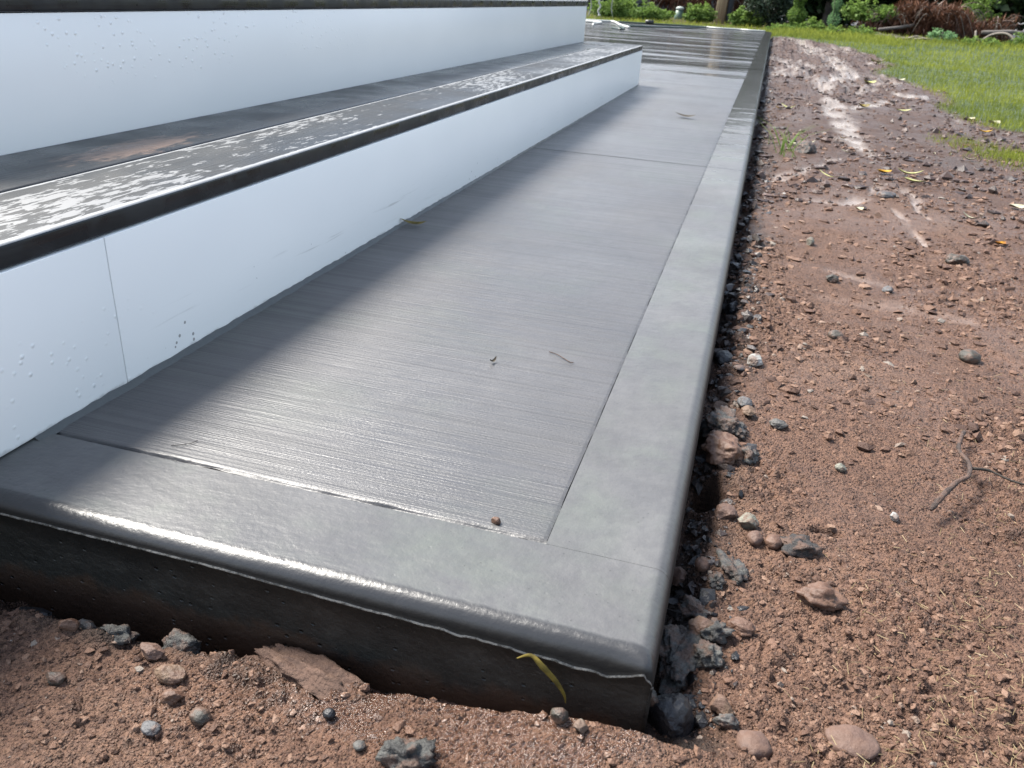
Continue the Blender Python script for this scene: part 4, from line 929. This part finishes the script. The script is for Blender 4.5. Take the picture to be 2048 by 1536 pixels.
# ------------------------------------------------------------------ pole, box, shed, stand, hoses
pe = empty('utility_pole', (-1.20, 21.0, -.06)); tag(pe, 'weathered wooden utility pole at the lawn edge beyond the walk', 'utility pole')
link('pole', tube('pole', [(0, 0, -.2), (.05, 0, 1.5), (.16, 0, 7.2)], [.125, .12, .095], 16), M_pole, pe)
link('conduit', tube('conduit', [(.19, -.03, -.1), (.235, -.03, 1.5), (.33, -.03, 5.0)], .058, 12), M_conduit, pe)
for z in (.9, 2.4, 4.0): link('strap', box_mesh('strap', (-.02 + z * .02, -.15, z), (.30 + z * .02, .02, z + .03), .004), M_conduit, pe)
be = empty('utility_box', (-2.27, 22.4, -.06)); tag(be, 'small green utility pedestal with pale domed lid in the weeds', 'utility box')
link('body', tube('body', [(0, 0, -.1), (0, 0, .02), (.01, 0, .19)], [.115, .112, .09], 16), M_gplast, be)
link('lid', tube('lid', [(.01, 0, .19), (.01, 0, .225), (.01, 0, .25), (.01, 0, .26)], [.098, .098, .075, .03], 16), M_plid, be)
se = empty('shed', (-3.0, 33.0, -.06)); tag(se, 'grey shed wall glimpsed between the weeds behind the pole', 'shed')
link('wall', box_mesh('wall', (-3.2, 0, 0), (2.1, 3, 2.5)), M_shed, se)
link('corner_post', box_mesh('corner_post', (-.62, -.06, 0), (-.50, -.005, 2.5)), M_pole, se)
for k in range(12): link('siding_board', box_mesh('siding_board', (-3.19, -.024, .02 + k * .2), (2.09, -.002, .20 + k * .2), .003), M_shed, se)
link('roof', box_mesh('roof', (-3.5, -.4, 2.51), (2.4, 3.4, 2.65)), M_conduit, se)
# straw heap
rg = np.random.default_rng(8); m = foliage_mesh('straw_heap', (-2.75, 20.6, .0), (.42, .25, .07), 900, .12, 9, M_straw, aspect=9)
tag(link('straw_heap', m, M_straw), 'low heap of yellow straw in front of the left weeds', 'straw heap')
# scrolled iron stand
st = empty('iron_stand', (-3.42, 18.0, -.06)); tag(st, 'white scrolled iron stand just past the end of the deck steps', 'stand')
def ringpts(cx, cz, r, n=20): return [(cx + r * math.cos(2 * math.pi * k / n), 0, cz + r * math.sin(2 * math.pi * k / n)) for k in range(n + 1)]
link('leg', tube('leg', spline([(.0, 0, .05), (-.03, 0, .12), (.01, 0, .20), (-.03, 0, .28), (.0, 0, .36), (-.02, 0, .44)], 5), .016, 8), M_iron, st)
link('foot', rock_mesh('foot', (.028, .028, .025), 3, 3, 0), M_iron, st).location = (0, 0, .04)
link('scroll', tube('scroll', ringpts(.10, .47, .085), .018, 8), M_iron, st)
link('scroll', tube('scroll', ringpts(-.06, .52, .045), .012, 8), M_iron, st)
link('leg', tube('leg', spline([(.24, .25, -.02), (.20, .2, .2), (.22, .12, .40), (.15, .05, .56)], 5), .012, 8), M_iron, st)
link('leg', tube('leg', spline([(-.28, .25, -.02), (-.22, .2, .2), (-.24, .12, .40), (-.12, .05, .56)], 5), .012, 8), M_iron, st)
link('top', tube('top', [(0, .05, .56), (0, .05, .575), (0, .05, .60)], [.26, .27, .24], 24), M_iron, st)
# hoses
def hose(pts, r, mat, z=.0): return tube('hose', spline([(x, y, r + z) for x, y in pts], 8), r, 8)
hw = link('hose', hose([(-3.9, 12.9), (-3.3, 13.05), (-2.84, 13.08), (-2.67, 13.14), (-2.49, 13.2), (-2.33, 13.32), (-2.21, 13.0), (-2.04, 12.26), (-1.88, 11.72), (-1.76, 11.39)], .015, 0), M_hose)
tag(hw, 'white hose with a kink lying on the far wet concrete', 'hose')
hw2 = link('hose', hose([(-2.19, 11.19), (-2.30, 11.74), (-2.31, 12.01), (-2.35, 12.56), (-2.6, 12.7)], .014, 0), M_hose)
tag(hw2, 'short white hose loop closest to the deck steps', 'hose')
hd = link('hose', hose([(-2.28, 13.56), (-2.06, 13.59), (-1.81, 13.70), (-1.55, 13.82), (-1.22, 13.95), (-.98, 13.98), (-1.05, 13.6), (-1.20, 12.98), (-1.50, 12.43), (-1.80, 12.11), (-1.95, 11.8), (-1.80, 11.2), (-1.74, 10.74), (-1.88, 10.83)], .011, 0), M_ghose)
tag(hd, 'thin dark green hose looped across the far wet concrete', 'hose')
hc = link('coupling', tube('coupling', [(-1.87, 13.67, .03), (-1.76, 13.72, .03)], .03, 10), M_rub, hd)
link('edge_reflection', hose([(-.98, 13.98), (-.75, 13.88), (-.6, 13.95), (-.47, 13.98), (-.3, 13.9), (-.10, 13.98)], .011, 0), M_hose, hd)  # pale reflection along the wet far edge, added as a white tube
